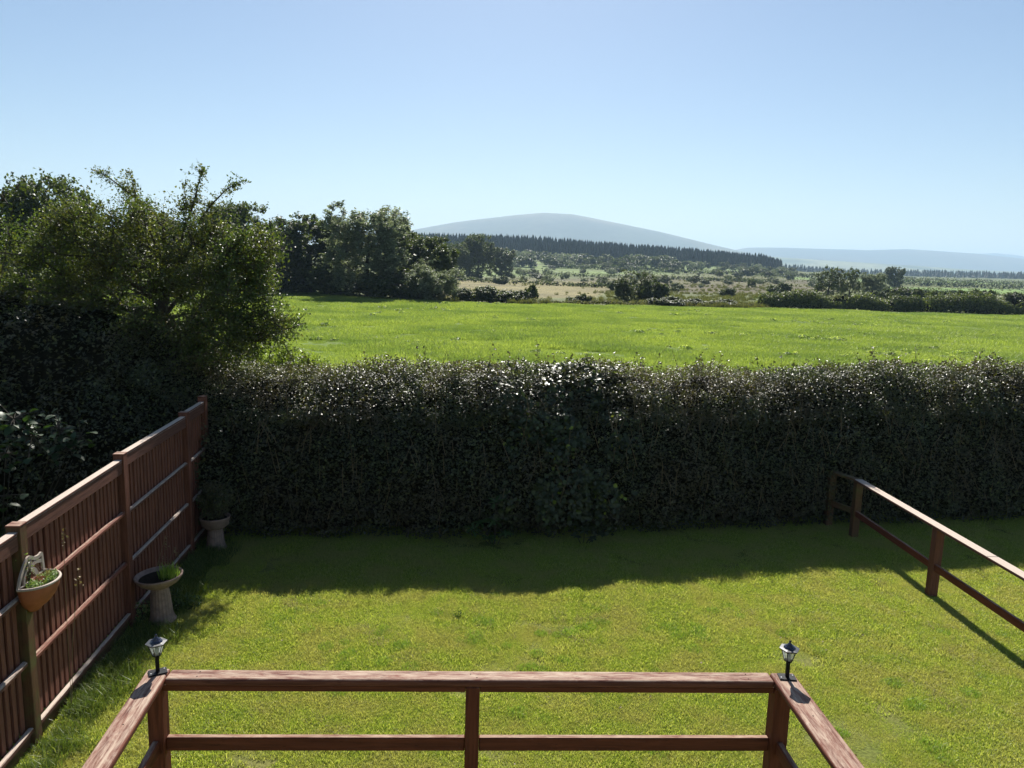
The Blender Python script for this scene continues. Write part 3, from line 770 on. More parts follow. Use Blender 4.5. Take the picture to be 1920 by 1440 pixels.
def hedgerow(pxs, ys, h, w, n, ls, label, mat='broadleaf', lump=.5):
    path = [((p - 960) / FPX / .9877 * y, y) for p, y in zip(pxs, ys)]
    V, F, va = strip_leaves(path, h, w, n, ls, R, zf, lump)
    o = empty('field_hedge', (0, 0, 0)); tag(o, label, 'hedge', 'distant field hedges')
    tag(link('foliage', np_mesh('foliage', V, F, M[mat], var=va), o), kind='stuff')
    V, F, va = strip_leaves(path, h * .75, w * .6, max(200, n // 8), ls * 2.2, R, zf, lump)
    tag(link('undergrowth', np_mesh('undergrowth', V, F, M['core'], var=va), o), kind='stuff')  # dark filler leaves, the hedge's inner shade painted in
M['far_hedge'] = leaf_mat('far_hedge_leaf', [(0, (.045, .06, .025)), (.6, (.085, .11, .04)), (1, (.17, .19, .075))], .4, rough=.5)
hedgerow([1412, 1530, 1640], [83, 83, 83], 1.75, 2.2, 14000, .2, 'long dark hedge at the far edge of the pasture, left part', mat='far_hedge', lump=.9)
hedgerow([1652, 1680, 1705], [83, 83, 83], 1.75, 2.2, 4500, .2, 'short rounded hedge piece between the two long parts at the pasture edge')
hedgerow([1718, 1800, 1880, 2100], [84, 83.5, 83, 82], 1.85, 2.4, 15000, .2, 'dark hedge at the far edge of the pasture running out at the right', mat='far_hedge', lump=.9)
hedgerow([840, 1000, 1180, 1400], [78.5, 78, 79, 82], .6, 1.4, 6000, .12, 'low rough weed strip along the middle of the far pasture edge', 'rush', .7)
hedgerow([860, 960, 1060, 1130], [215, 205, 190, 180], 1.6, 3, 2500, .3, 'broken hedge above the tan field')
hedgerow([1020, 1200, 1330, 1420], [330, 320, 310, 300], 1.8, 5, 3000, .45, 'scrubby hedge across the green strip of the moor')
hedgerow([1040, 1150, 1300, 1460], [480, 470, 455, 440], 3.5, 8, 4000, .7, 'bushy hedge below the right half of the forest')
hedgerow([1440, 1500, 1570], [500, 495, 490], 4, 6, 1500, .7, 'short clipped looking hedge right of the forest end')
hedgerow([1585, 1640, 1700, 1850], [250, 240, 235, 230], 1.3, 3, 3500, .35, 'hedge below the long green field on the right')
hedgerow([1600, 1700, 1800, 1960], [420, 420, 410, 400], 4, 7, 4000, .6, 'hedge above the long green field on the right')
hedgerow([1560, 1700, 1860, 2000], [560, 570, 570, 560], 5, 9, 3500, .8, 'uppermost field hedge on the right under the dark woods')
# small round trees before the forest
G4 = 'small round trees between moor and forest'
same = 'small round tree in the scattered row between the moor and the forest'
for i in range(120):
    px = 850 + 620 * R.random(); y = R.uniform(470, 610)
    base = hor_row(px)
    hpx = R.uniform(11, 22) if px < 1300 else R.uniform(8, 15)
    u = (px - 960) / FPX / .9877
    z0 = float(land_z(u, y)); k = R.choice(['f1', 'f2', 'f3'])
    h = hpx / FPX * y; w = h * R.uniform(1.0, 1.7)
    place_tree('round_tree', KM[k], (u * y, y, z0 - .3), R.random() * 6.28, (w / BW[k], w / BW[k], h / BH[k]), same, 'tree', G4)
for px, y, hpx, w, lab in ((985, 480, 22, 40, 'largest round tree in front of the forest, above the green strip'), (1165, 520, 26, 34, 'tall round tree under the middle of the forest'), (1215, 520, 25, 34, 'round tree with domed crown right of the tall one under the forest'),
                           (1385, 430, 17, 34, 'round tree below the right end of the forest'), (1425, 410, 14, 26, 'round bush right below the end of the forest'), (1463, 400, 12, 18, 'ball shaped bush beside the green strip')):
    u = (px - 960) / FPX / .9877; h = hpx / FPX * y; w = w / FPX * y
    place_tree('round_tree', KM['f1'], (u * y, y, float(land_z(u, y)) - .3), R.random() * 6.28, (w / 9, w / 9, h / 8), lab, 'tree', G4)
# scattered bushes over the moor
for i in range(130):
    px = 850 + 1050 * R.random(); y = 130 + 330 * R.random()
    if px < 1130 and y < 190 and R.random() < .8: continue
    if px > 1560 and y > 150: continue
    u = (px - 960) / FPX / .9877; h = R.uniform(.7, 2.0) * (1 + y / 500); w = h * R.uniform(1, 2.2)
    k = R.choice(['f2', 'f1', 'f3']) if y > 200 else 'bd'
    place_tree('gorse_bush', KM[k], (u * y, y, float(land_z(u, y)) - .1), R.random() * 6.28, (w / BW[k], w / BW[k], h / BH[k]), 'small dark bush scattered on the rough moor', 'bush', 'bushes scattered over the moor')
# conifer plantation: reads as one mass
def conifer(rg, k=7, lay=6):
    V = []; F = []
    for l in range(lay):
        z0 = .1 + .82 * l / lay; r = .20 * (1 - l / lay) ** .8 + .02; z1 = z0 + .30
        b = len(V); V.append((0, 0, min(z1, 1.0)))
        for i in range(k):
            a = (i + rg.random() * .5) * 2 * math.pi / k; q = r * rg.uniform(.7, 1.2)
            V.append((q * math.cos(a), q * math.sin(a), z0 + rg.uniform(-.03, .03)))
        for i in range(k): F.append((b, b + 1 + i, b + 1 + (i + 1) % k))
    return np.array(V), np.array(F)
CV = [conifer(np.random.default_rng(s)) for s in range(5)]
def forest(name, label, spots, hs, ws):
    Vs, Fs, va, n0 = [], [], [], 0
    for (x, y, z), h, w in zip(spots, hs, ws):
        V, F = CV[int(R.integers(0, 5))]
        a = R.random() * 6.28; c, s = math.cos(a), math.sin(a)
        Vs.append(np.stack([(V[:, 0] * c - V[:, 1] * s) * w + x, (V[:, 0] * s + V[:, 1] * c) * w + y, V[:, 2] * h + z], 1))
        Fs.append(F + n0); n0 += len(V); va.append(np.full(len(V), R.random()))
    tag(link(name, np_mesh(name, np.concatenate(Vs), np.concatenate(Fs), M['conifer'], var=np.concatenate(va))), label, 'forest', kind='stuff')
sp, hs, ws = [], [], []
for rk in range(14):
    y0 = 640 + rk * 5.5
    for px in np.arange(690, 1449, 5.2):
        p = px + R.uniform(-2, 2); y = y0 + R.uniform(-2, 2); u = (p - 960) / FPX / .9877
        hh = np.interp(p, [690, 1000, 1300, 1410, 1449], [13.3, 13.3, 11.8, 11, 8]) * R.uniform(.8, 1.16) * (1 + .07 * mnoise.noise(Vector((p * .02, rk * .3, 0))))
        sp.append((u * y, y, float(land_z(u, y)))); hs.append(hh); ws.append(hh * R.uniform(.8, 1.1))
forest('conifer_forest', 'long dark conifer plantation on the ridge below the mountain', sp, hs, ws)
sp, hs, ws = [], [], []
for rk in range(5):
    for px in np.arange(1450, 2000, 4.2):
        if R.random() < .15: continue
        y = 1150 + rk * 45 + R.uniform(-15, 15); p = px + R.uniform(-2, 2); u = (p - 960) / FPX / .9877
        hh = R.uniform(6, 13) * np.interp(p, [1450, 1560, 1700, 1920], [1.1, .8, 1, 1.05])
        sp.append((u * y, y, float(land_z(u, y)))); hs.append(hh); ws.append(hh * R.uniform(.8, 1.8))
forest('distant_woods', 'thin dark line of woods under the blue hills on the right', sp, hs, ws)

# ------------------------------------------------------------------ the garden hedge
PROF = np.array([[0.22, 0.0], [0.02, .32], [0.0, .6], [.12, 1.1], [.38, 1.62], [.75, 2.02], [1.2, 2.22], [1.7, 2.2], [2.1, 1.8], [2.3, 1.0], [2.35, .0]])
seg = np.linalg.norm(np.diff(PROF, axis=0), axis=1); cum = np.r_[0, np.cumsum(seg)]
def hedge_pt(x, s, off, hk):
    """x along, s arc length, off outward"""
    py = np.interp(s, cum, PROF[:, 0]); pz = np.interp(s, cum, PROF[:, 1])
    e = .04
    dy = np.interp(s + e, cum, PROF[:, 0]) - np.interp(s - e, cum, PROF[:, 0]); dz = np.interp(s + e, cum, PROF[:, 1]) - np.interp(s - e, cum, PROF[:, 1])
    nrm = unit(np.stack([0 * dy, -dz, dy], -1))
    yb = np.interp(x, HB_X, HB_Y)
    P = np.stack([x, yb + py, pz * hk], -1) + nrm * off[..., None]
    return P, nrm
def hedge_h(x): return np.interp(x, [-14, -9, -6, -5, -4.3, -3.6, -1, 0, 3, 4.2, 5.2, 9, 14], [1.5, 1.45, 1.4, 1.28, 1.0, .955, .985, 1.0, .98, .95, 1.0, 1.01, 1.0])
def lumps(x, s): 
    return np.array([mnoise.fractal(Vector((a * .9, b * .9, 3.3)), 1, 2, 3) * .10 + mnoise.noise(Vector((a * 2.6, b * 2.6, 9.1))) * .12 + mnoise.noise(Vector((a * 6, b * 6, 1.1))) * .05 for a, b in zip(x.ravel(), s.ravel())]).reshape(x.shape)
hedge = empty('garden_hedge', (0, 10, 0)); tag(hedge, 'long tall clipped mixed hedge closing the far side of the lawn', 'hedge')
hp = Vector((0, 10, 0))
xs = np.linspace(-14, 15, 420); ss = np.linspace(0, cum[-1], 64)
Xg, Sg = np.meshgrid(xs, ss)
LG = lumps(Xg, Sg)
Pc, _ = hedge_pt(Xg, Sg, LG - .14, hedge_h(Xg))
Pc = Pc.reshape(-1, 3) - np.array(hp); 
tag(link('undergrowth', np_mesh('undergrowth', Pc, grid_faces(*Xg.shape), M['core'], smooth=True), hedge), kind='stuff')  # solid dark core behind the leaves, inner shade given as colour
rg = np.random.default_rng(21)
def lump_at(x, s):
    ix = np.clip(((x + 14) / 29 * 419), 0, 418.999); iy = np.clip(s / cum[-1] * 63, 0, 62.999)
    a, b = iy.astype(int), ix.astype(int)
    return LG[a, b]
def hedge_foliage(n, xr, sr, size, mat, name, offr=(-.14, .07), wid=.62, upb=.55, maskf=None, six=False, power=1):
    x = rg.uniform(*xr, n); s = rg.uniform(*sr, n)
    if maskf is not None:
        k = maskf(x, s); x, s = x[k], s[k]; n = len(x)
    off = offr[0] + (offr[1] - offr[0]) * rg.random(n) ** power
    P, nr = hedge_pt(x, s, lump_at(x, s) + off, hedge_h(x))
    N = unit(nr * .5 + rg.normal(0, .55, (n, 3)) + np.array([0, 0, upb]))
    V, F, va = leaves(P - np.array(hp), N, size * rg.uniform(.55, 1.3, n), rg, wid, six=six)
    return tag(link(name, np_mesh(name, V, F, mat, var=va), hedge), kind='stuff')
hedge_foliage(75000, (-5.5, 12), (0, 2.0), .045, M['hedge'], 'foliage')
def glossy_zone(x, s):
    return np.array([mnoise.noise(Vector((a * .55 + 4, b * .5, 1.7))) + .25 * math.exp(-(a / 2.2) ** 2) + .12 * math.exp(-((a - 7) / 1.6) ** 2) + mnoise.noise(Vector((a * 3, b * 3, 5))) * .3 for a, b in zip(x, s)])
hedge_foliage(150000, (-5.5, 12.5), (1.75, 4.4), .044, M['hedge'], 'foliage', offr=(-.12, .12), maskf=lambda x, s: glossy_zone(x, s) > -.02)
hedge_foliage(210000, (-5.5, 12.5), (1.75, 4.4), .032, M['privet'], 'foliage', offr=(-.12, .1), maskf=lambda x, s: glossy_zone(x, s) < .08)
hedge_foliage(26000, (-14, -5.5), (0, 4.4), .06, M['hedge'], 'foliage')
# twigs standing proud of the hedge
n = 5200
x = rg.uniform(-5.5, 12, n); s = rg.uniform(.2, 4.3, n)
P, nr = hedge_pt(x, s, lump_at(x, s) - .1, hedge_h(x)); d = unit(nr + rg.normal(0, .5, (n, 3)) + np.array([0, 0, .4]))
V, F = tubes(P - np.array(hp), P + d * rg.uniform(.08, .24, n)[:, None] - np.array(hp), np.full(n, .003), np.full(n, .0012), 3)
tag(link('twigs', np_mesh('twigs', V, F, M['bark']), hedge), kind='stuff')
# pale bare stems and dead twigs showing in the face
n = 420
x = rg.uniform(-4, 11, n); s = rg.uniform(.1, 1.9, n)
P, nr = hedge_pt(x, s, lump_at(x, s) + rg.uniform(-.03, .06, n), hedge_h(x)); d = unit(rg.normal(0, .3, (n, 3)) * np.array([1, .4, .5]) + np.array([0, .15, 1]))
V, F = tubes(P - np.array(hp), P + d * rg.uniform(.1, .5, n)[:, None] - np.array(hp), rg.uniform(.003, .006, n), np.full(n, .002), 4)
tag(link('bare_stems', np_mesh('bare_stems', V, F, M['dry_stem'], var=np.full(len(V), .2)), hedge), kind='stuff')
# loose shoots above the top
nsh = 330
xs_ = np.r_[rg.uniform(-4.5, 11, nsh - 8), [-.05, .35, 1.0, 3.9, 5.6, 6.2, 6.9, 2.2]]
Vs, Fs, vv, n0, Vt0, Vt1 = [], [], [], 0, [], []
Cs, Ns, Sz = [], [], []
for i, x0 in enumerate(xs_):
    L = rg.uniform(.10, .36) if i < nsh - 8 else rg.uniform(.4, .6)
    s0 = rg.uniform(2.2, 3.6)
    p, _ = hedge_pt(np.array([x0]), np.array([s0]), lump_at(np.array([x0]), np.array([s0])), hedge_h(np.array([x0]))); p = p[0]
    d = unit(np.array([rg.normal(0, .35), rg.normal(0, .25), 1.]))
    q = p.copy()
    for k in range(4):
        d2 = unit(d + rg.normal(0, .15, 3)); q2 = q + d2 * L / 4
        Vt0.append(q); Vt1.append(q2)
        m_ = int(rg.integers(2, 6))
        Cs.append(q + (q2 - q) * rg.random((m_, 1)) + rg.normal(0, .022, (m_, 3))); Ns.append(rg.normal(0, .6, (m_, 3)) + np.array([0, 0, .8]))
        q = q2
Cs = np.concatenate(Cs); Ns = np.concatenate(Ns)
V, F = tubes(np.array(Vt0) - np.array(hp), np.array(Vt1) - np.array(hp), np.full(len(Vt0), .0032), np.full(len(Vt0), .0022), 3)
tag(link('shoots', np_mesh('shoots', V, F, M['dry_stem'], var=np.full(len(V), .3)), hedge), kind='stuff')
V, F, va = leaves(Cs - np.array(hp), Ns, .045 * rg.uniform(.5, 1.4, len(Cs)), rg, .62)
tag(link('shoot_leaves', np_mesh('shoot_leaves', V, F, M['hedge'], var=va), hedge), kind='stuff')
# ivy climbing over the middle of the hedge
iv = empty('ivy', (0, 0, 0)); tag(iv, 'ivy with larger rounded leaves climbing the middle of the garden hedge', 'ivy')
def ivmask(x, s):
    w = .95 - .12 * np.abs(s - 1.5) + lump_at(x, s) * 3
    return (np.abs(x - .75) < w * (.6 + .5 * rg.random(len(x)))) & (np.array([mnoise.noise(Vector((a * 2.2, b * 2.2, 8))) for a, b in zip(x, s)]) + .28 > rg.random(len(x)) * .45)
n = 15000
x = rg.uniform(-1.2, 2.6, n); s = rg.uniform(0.05, 3.1, n); k = ivmask(x, s); x, s = x[k], s[k]; n = len(x)
P, nr = hedge_pt(x, s, lump_at(x, s) + rg.uniform(-.05, .11, n), hedge_h(x))
V, F, va = leaves(P, unit(nr * .9 + rg.normal(0, .35, (n, 3)) + np.array([0, 0, .3])), .07 * rg.uniform(.6, 1.25, n), rg, .85, .08, six=True)
tag(link('foliage', np_mesh('ivy_leaves', V, F, M['ivy'], var=va), iv), kind='stuff')

# ------------------------------------------------------------------ plants at the foot of the hedge, neighbour's shrubs
def big_leaf(name, L, w, mat, curl=.18):
    V = []; F = []
    ns = 6
    for i in range(ns + 1):
        f = i / ns; ww = w * math.sin(math.pi * (f * .92 + .04)) ** .7
        z = -curl * L * f * f + .05 * L * math.sin(f * 3)
        V += [(f * L, -ww / 2, z + ww * .12), (f * L, 0, z), (f * L, ww / 2, z + ww * .12)]
    for i in range(ns):
        b = i * 3
        F += [(b, b + 3, b + 4, b + 1), (b + 1, b + 4, b + 5, b + 2)]
    return np_mesh(name, np.array(V), np.array(F), mat, var=np.full(len(V), .6), smooth=True)
LM = {'rh': big_leaf('rhododendron_leaf', .16, .04, M['shrub']), 'sh': big_leaf('broad_leaf', .15, .10, leaf_mat('broad_shrub_leaf', [(0, (.02, .045, .018)), (1, (.035, .065, .024))], .3, rough=.5, spec=.35), .1), 'st': big_leaf('small_leaf', .09, .05, M['ivy'], .1)}
def rosette_plant(name, label, cat, loc, sprigs, leafmesh, rg, nl=9, r=.006):
    o = empty(name, loc); tag(o, label, cat)
    P0, P1 = [], []
    for (dx, dy, dz) in sprigs:
        tip = np.array([dx, dy, dz]); b = np.array([dx * .3, dy * .3 + .1, 0.])
        mid = (tip + b) / 2 + np.array([0, .03, .03]); P0 += [b, mid]; P1 += [mid, tip]
        for k in range(nl):
            a = 6.28 * k / nl + rg.normal(0, .15)
            link('leaf', leafmesh, o, tuple(tip + rg.normal(0, .008, 3)), (rg.normal(0, .2), rg.uniform(-.55, .15), a), rg.uniform(.75, 1.1))
    V, F = tubes(P0, P1, [r] * len(P0), [r * .8] * len(P0), 5)
    link('stem', np_mesh('stem', V, F, M['bark']), o)
    return o
b = ground(928, 1022)
rosette_plant('rhododendron', 'young rhododendron with whorled long leaves at the foot of the hedge', 'shrub', (b[0], b[1] - .05, 0),
              [(-.30, -.05, .25), (-.08, -.1, .14), (-.02, -.02, .36), (.0, .0, .62), (.13, -.05, .20), (-.2, 0, .33)], LM['rh'], rg, 9)
b = ground(1095, 1022)
rosette_plant('broadleaf_weed', 'low leafy plant at the hedge foot right of the rhododendron', 'plant', (b[0], b[1] - .05, 0),
              [(-.14, -.03, .15), (.1, -.05, .13), (.0, 0, .22), (.22, 0, .18)], LM['st'], rg, 8)
# broad-leaved shrub beyond the near end of the panel fence
def leafy_shrub(name, label, sprays, leafmesh, rg, cat='shrub', base=None, spread=.2):
    o = empty(name, base); tag(o, label, cat)
    base = np.array(base)
    P0, P1 = [], []
    for p, n_, r_ in sprays:
        p = np.array(p) - base
        q = p * np.array([.5, .5, .45]); P0 += [np.zeros(3), q]; P1 += [q, p]
        for k in range(n_):
            d = unit(rg.normal(size=3) * np.array([1, 1, .7])); e = p + d * r_ * rg.uniform(.3, 1)
            P0.append(p); P1.append(e)
            link('leaf', leafmesh, o, tuple(e), (rg.normal(0, .35), rg.uniform(-.2, .6), rg.random() * 6.28), rg.uniform(.45, .95))
    V, F = tubes(P0, P1, [.007] * len(P0), [.003] * len(P0), 4)
    link('stem', np_mesh('stem', V, F, M['bark']), o)
    return o
sp_ = [(P3(25, 785, 7.9), 22, .3), (P3(60, 815, 7.9), 24, .3), (P3(110, 805, 8.0), 24, .26), (P3(150, 820, 8.0), 20, .2), (P3(10, 850, 7.8), 22, .3), (P3(-30, 800, 7.8), 16, .3), (P3(130, 840, 8.0), 18, .2), (P3(-10, 930, 7.7), 18, .3)]
leafy_shrub('broadleaf_shrub', 'broad leaved shrub rising behind the near end of the panel fence', sp_, LM['sh'], rg, base=(-5.9, 8.2, 0))
sp_ = [(P3(8, 372, 7.6), 9, .14), (P3(30, 352, 7.6), 4, .08), (P3(-10, 395, 7.6), 8, .2), (P3(-25, 360, 7.6), 8, .18)]
leafy_shrub('tall_sapling', 'sapling twig with broad leaves against the sky at the left edge', sp_, LM['st'], rg, 'tree', base=(-6.3, 7.8, 0))
hz_m = tree_meshes('hazel', np.random.default_rng(77), [blob(475, 672, 12.9, .75, .5, .34, 5), blob(430, 650, 12.6, .5, .5, .32, 3), blob(540, 690, 12.8, .5, .4, .16, 3)], [(P3(470, 690, 12.9)[0], 12.9, 0), (P3(470, 690, 12.9)[0], 12.9, 1.2)], 120, 9, 12, .3, .05, M['hazel'], .04)
o = empty('hazel_bush'); tag(o, 'sunlit lime green bush behind the left end of the garden hedge', 'bush'); link('trunk', hz_m[0], o); link('crown', hz_m[1], o)
# dark neighbour shrubbery closing the gap between fence and hedge
def shrub_mass(name, label, blobs, n, ls, mat, rg):
    o = empty(name, (blobs[0][0], blobs[0][1], 0)); o_ = np.array([blobs[0][0], blobs[0][1], 0])
    tag(o, label, 'shrub')
    w = np.array([b_[3] * b_[4] for b_ in blobs]); w /= w.sum(); Cs, Ns = [], []
    for b_, q in zip(blobs, w):
        m_ = int(n * q); d = unit(rg.normal(size=(m_, 3))); d[:, 2] = np.abs(d[:, 2]) * np.sign(rg.random(m_) - .25)
        Cs.append(np.array(b_[:3]) + d * np.array(b_[3:6]) * (.75 + .33 * rg.random((m_, 1)) + .12 * np.sin(d[:, :1] * 9 + d[:, 2:] * 7))); Ns.append(d)
    C = np.concatenate(Cs); N = np.concatenate(Ns); k = C[:, 2] > .02; C, N = C[k], N[k]
    V, F, va = leaves(C - o_, unit(N * .5 + rg.normal(0, .5, N.shape) + np.array([0, 0, .45])), ls * rg.uniform(.6, 1.25, len(C)), rg, .62)
    tag(link('foliage', np_mesh('foliage', V, F, mat, var=va), o), kind='stuff')
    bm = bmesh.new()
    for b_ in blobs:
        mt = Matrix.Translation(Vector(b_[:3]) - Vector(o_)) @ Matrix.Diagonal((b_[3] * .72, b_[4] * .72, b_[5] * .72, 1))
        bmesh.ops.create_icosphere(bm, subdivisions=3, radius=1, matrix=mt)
    tag(link('undergrowth', bm_mesh('undergrowth', bm, M['core'], True), o), kind='stuff')  # dark filler balls, coloured as the shade within the shrubs
shrub_mass('shrubbery', 'dark shrubbery under the sprawling tree beyond the panel fence', [(-5.6, 9.9, .9, 1.2, .7, 1.2), (-7.4, 9.6, 1.1, 1.3, .9, 1.5), (-9.4, 9.4, 1.2, 1.3, 1, 1.6), (-4.9, 10.3, 1.0, .6, .5, 1.1)], 30000, .055, M['hedge'], rg)

# ------------------------------------------------------------------ timber
def xf(a, b):
    """rotation taking +x onto the direction a->b, keeping z as far up as it goes"""
    d = Vector(b) - Vector(a); L = d.length; d.normalize()
    if abs(d.z) > .99: return Matrix(((0, 0, -1), (0, 1, 0), (1, 0, 0))).to_euler(), L
    y = Vector((0, 0, 1)).cross(d).normalized(); z = d.cross(y)
    return Matrix((d, y, z)).transposed().to_euler(), L
def beam(name, a, b, w, h, mat, parent, bev=.004, seg=1, loc0=(0, 0, 0)):
    """a,b: ends of the underside centre line; w across, h up"""
    rot, L = xf(a, b)
    return link(name, box_mesh(name, L, w, h, mat, bev, seg), parent, tuple(Vector(a) - Vector(loc0)), rot)
def post(name, x, y, z0, z1, w, d, mat, parent, rz=0, bev=.004, loc0=(0, 0, 0)):
    """upright: length along local x"""
    me = box_mesh(name, z1 - z0, w, d, mat, bev)
    o = link(name, me, parent)
    o.matrix_local = Matrix.Translation(Vector((x, y, z0)) - Vector(loc0)) @ Matrix.Rotation(rz, 4, 'Z') @ Matrix(((0, 0, -1, d / 2), (0, 1, 0, 0), (1, 0, 0, 0), (0, 0, 0, 1)))
    return o
# left: panel fence
FP = [(-3.44, 3.38), (-3.67, 5.32), (-3.89, 7.23), (-4.08, 9.12), (-4.17, 9.90)]
FT = [1.76, 1.78, 1.83, 1.87, 1.93]
fence = empty('panel_fence', (FP[1][0], FP[1][1], 0)); F0 = (FP[1][0], FP[1][1], 0)
tag(fence, 'tall red brown panel fence of upright slats along the left side of the lawn', 'fence')
for i, ((x, y), t_) in enumerate(zip(FP, FT)):
    a = math.atan2(FP[min(i + 1, 4)][0] - FP[max(i - 1, 0)][0], FP[min(i + 1, 4)][1] - FP[max(i - 1, 0)][1])
    post('fence_post', x, y, -.1, t_ + .005, .095, .10, M['cutwood'] if i == 1 else M['panel'], fence, -a, .004, F0)
    cap = box_mesh('post_cap', .104, .108, .012, M['cap'], .003)
    o = link('post_cap', cap, fence); o.matrix_local = Matrix.Translation(Vector((x, y, t_ + .007)) - Vector(F0)) @ Matrix.Rotation(-a, 4, 'Z') @ Matrix.Translation((-.052, 0, 0))
rg = np.random.default_rng(31)
# feather-edged slat: length along x (upright), thick edge one side
def slat_mesh(L, w, mat):
    bm = bmesh.new()
    pr = [(-w / 2, 0), (w / 2, 0), (w / 2, .024), (w / 2 - .006, .027), (-w / 2, .006)]
    A = [bm.verts.new((0, y, z)) for y, z in pr]; B = [bm.verts.new((L, y, z)) for y, z in pr]
    bm.faces.new(A); bm.faces.new(B)
    for i in range(5): bm.faces.new((A[i], A[(i + 1) % 5], B[(i + 1) % 5], B[i]))
    return bm_mesh('slat', bm, mat)
for i in range(4):
    a3 = Vector((*FP[i], 0)); b3 = Vector((*FP[i + 1], 0)); d = (b3 - a3); L = d.length; d.normalize()
    nrm = Vector((d.y, -d.x, 0))           # towards the lawn (+x)
    s0, s1 = .055, L - .055
    top = min(FT[i], FT[i + 1]) - .03 + (.02 if i else 0)
    w = .088; ns = max(2, int(round((s1 - s0) / w))); w = (s1 - s0) / ns
    sm = box_mesh('slat', top - .19, w * .60, .020, M['slat'], .002); sb_ = box_mesh('back_slat', top - .19, w * .98, .012, M['stain'], 0)  # back slats get darker wood, painting shade into the gaps
    for k in range(ns):
        c = a3 + d * (s0 + w * (k + .5)) - nrm * (.028 + rg.uniform(0, .004)) + Vector((0, 0, .15))
        o = link('slat', sm, fence)
        # local x -> up, local y -> along -d (thick edge faces the sun side), local z -> nrm
        Rm = Matrix((Vector((0, 0, 1)), -d * 1.0, nrm)).transposed().to_4x4()
        if Rm.determinant() < 0: Rm = Matrix((Vector((0, 0, 1)), d, nrm)).transposed().to_4x4()
        o.matrix_local = Matrix.Translation(c - Vector(F0)) @ Rm @ Matrix.Rotation(rg.normal(0, .003), 4, 'Z')
        o = link('back_slat', sb_, fence)
        o.matrix_local = Matrix.Translation(c + d * (w * .5) - nrm * .030 - Vector(F0)) @ Rm if k < ns - 1 else Matrix.Translation(c - nrm * .030 - Vector(F0)) @ Rm
    bv = a3 + d * s0 - nrm * .034; ev = a3 + d * s1 - nrm * .034
    # top board with bevelled capping, two middle rails, bottom rail, gravel board
    up = lambda p, z, o_=0.0: tuple(Vector((p.x, p.y, z)) + nrm * o_)
    beam('top_board', up(bv, top - .12, .054), up(ev, top - .12, .054), .03, .12, M['pale'], fence, .004, 1, F0)
    beam('capping', up(bv, top + .001, .04), up(ev, top + .001, .04), .07, .022, M['pale'], fence, .008, 2, F0)
    for zz in (1.19, .66):
        me_h = .048
        beam('rail', up(bv, zz, .052), up(ev, zz + .02, .052), .045, me_h, M['cap'] if i in (1,) else M['pale'], fence, .012, 1, F0)
    beam('bottom_rail', up(bv, .125, .058), up(ev, .135, .058), .04, .04, M['pale'], fence, .006, 1, F0)
    beam('gravel_board', up(bv, -.05, .034), up(ev, -.05, .034), .03, .16, M['cutwood'], fence, .004, 1, F0)

# right: post and rail fence
RF = [(5.23, 6.30), (5.14, 8.55), (5.08, 10.52), (4.90, 11.0)]
rf = empty('rail_fence', (*RF[1], 0)); R0 = (*RF[1], 0)
tag(rf, 'low two rail wooden fence running into the hedge on the right of the lawn', 'fence')
RZ = [.875, .875, .87, .85]
for i, ((x, y), t_) in enumerate(zip(RF, RZ)):
    post('fence_post', x, y, -.1, t_ - .034, .10, .10, M['cutwood'] if i > 1 else M['panel'], rf, .03, .004, R0)
full = [(5.3, 4.4)] + RF
for i in range(len(RF) - 1):
    a, b = RF[i], RF[i + 1]
    if i == 2:
        beam('cap_rail', (a[0], a[1] + .02, RZ[i] - .033), (b[0], b[1] + .06, RZ[i + 1] - .033), .11, .035, M['cutwood'], rf, .006, 1, R0)
        beam('rail', (a[0] - .02, a[1] + .052, .34), (b[0], b[1] - .052, .33), .04, .085, M['cutwood'], rf, .004, 1, R0)
        continue
    a_, b_ = Vector((*a, 0)), Vector((*b, 0)); d = (b_ - a_).normalized()
    beam('rail', tuple(a_ + d * .052 + Vector((-.015, 0, .33))), tuple(b_ - d * .052 + Vector((-.015, 0, .33))), .038, .085, M['stain'], rf, .004, 1, R0)
a_, b_, c_ = Vector((*RF[0], RZ[0] - .033)), Vector((*RF[1], RZ[1] - .033)), Vector((*RF[2], RZ[2] - .033))
e_ = a_ + (a_ - b_).normalized() * .05
m_ = b_ + (b_ - a_).normalized() * -.95
beam('cap_rail', tuple(e_), tuple(m_), .125, .035, M['pale'], rf, .008, 2, R0)
beam('cap_rail', tuple(m_ + (b_ - a_).normalized() * .003), tuple(c_ + (c_ - b_).normalized() * .018), .125, .035, M['pale'], rf, .008, 2, R0)

# front: deck railing
yaw = math.radians(2.45)
ex = Vector((math.cos(yaw), math.sin(yaw), 0)); ey = Vector((-math.sin(yaw), math.cos(yaw), 0))
DZ = 1.92
org = Vector((-1.595, 3.185, 0))           # outer left corner of the cap rail
dr = empty('deck_railing', tuple(org), 0); D0 = tuple(org)
tag(dr, 'red brown timber railing with weathered flat top rails in front of the viewer', 'railing')
LW = 2.98
def dp(a, b, z=0): return org + ex * a + ey * b + Vector((0, 0, z))
CW, CT, FW = .118, .036, .088
def dbeam(name, p, q, w, h, mat, bev=.012, seg=4): return beam(name, tuple(p), tuple(q), w, h, mat, dr, bev, seg, D0)
dbeam('top_rail', dp(.062, -FW / 2 + .004, DZ - CT), dp(LW - CW - .004, -FW / 2 + .004, DZ - CT), FW, CT, M['cap'])
dbeam('top_rail', dp(.003, .008, DZ - CT), dp(.203, -2.5, DZ - CT), .104, CT, M['cap'])
dbeam('top_rail', dp(LW - CW / 2, 0.0, DZ - CT), dp(LW - CW / 2, -2.5, DZ - CT), CW, CT, M['cap'])
PF = -.048
pc = [(.014, PF, .070), (2.902, PF, .078), (1.452, PF, .065), (.19, -2.4, .070), (2.915, -2.4, .078)]
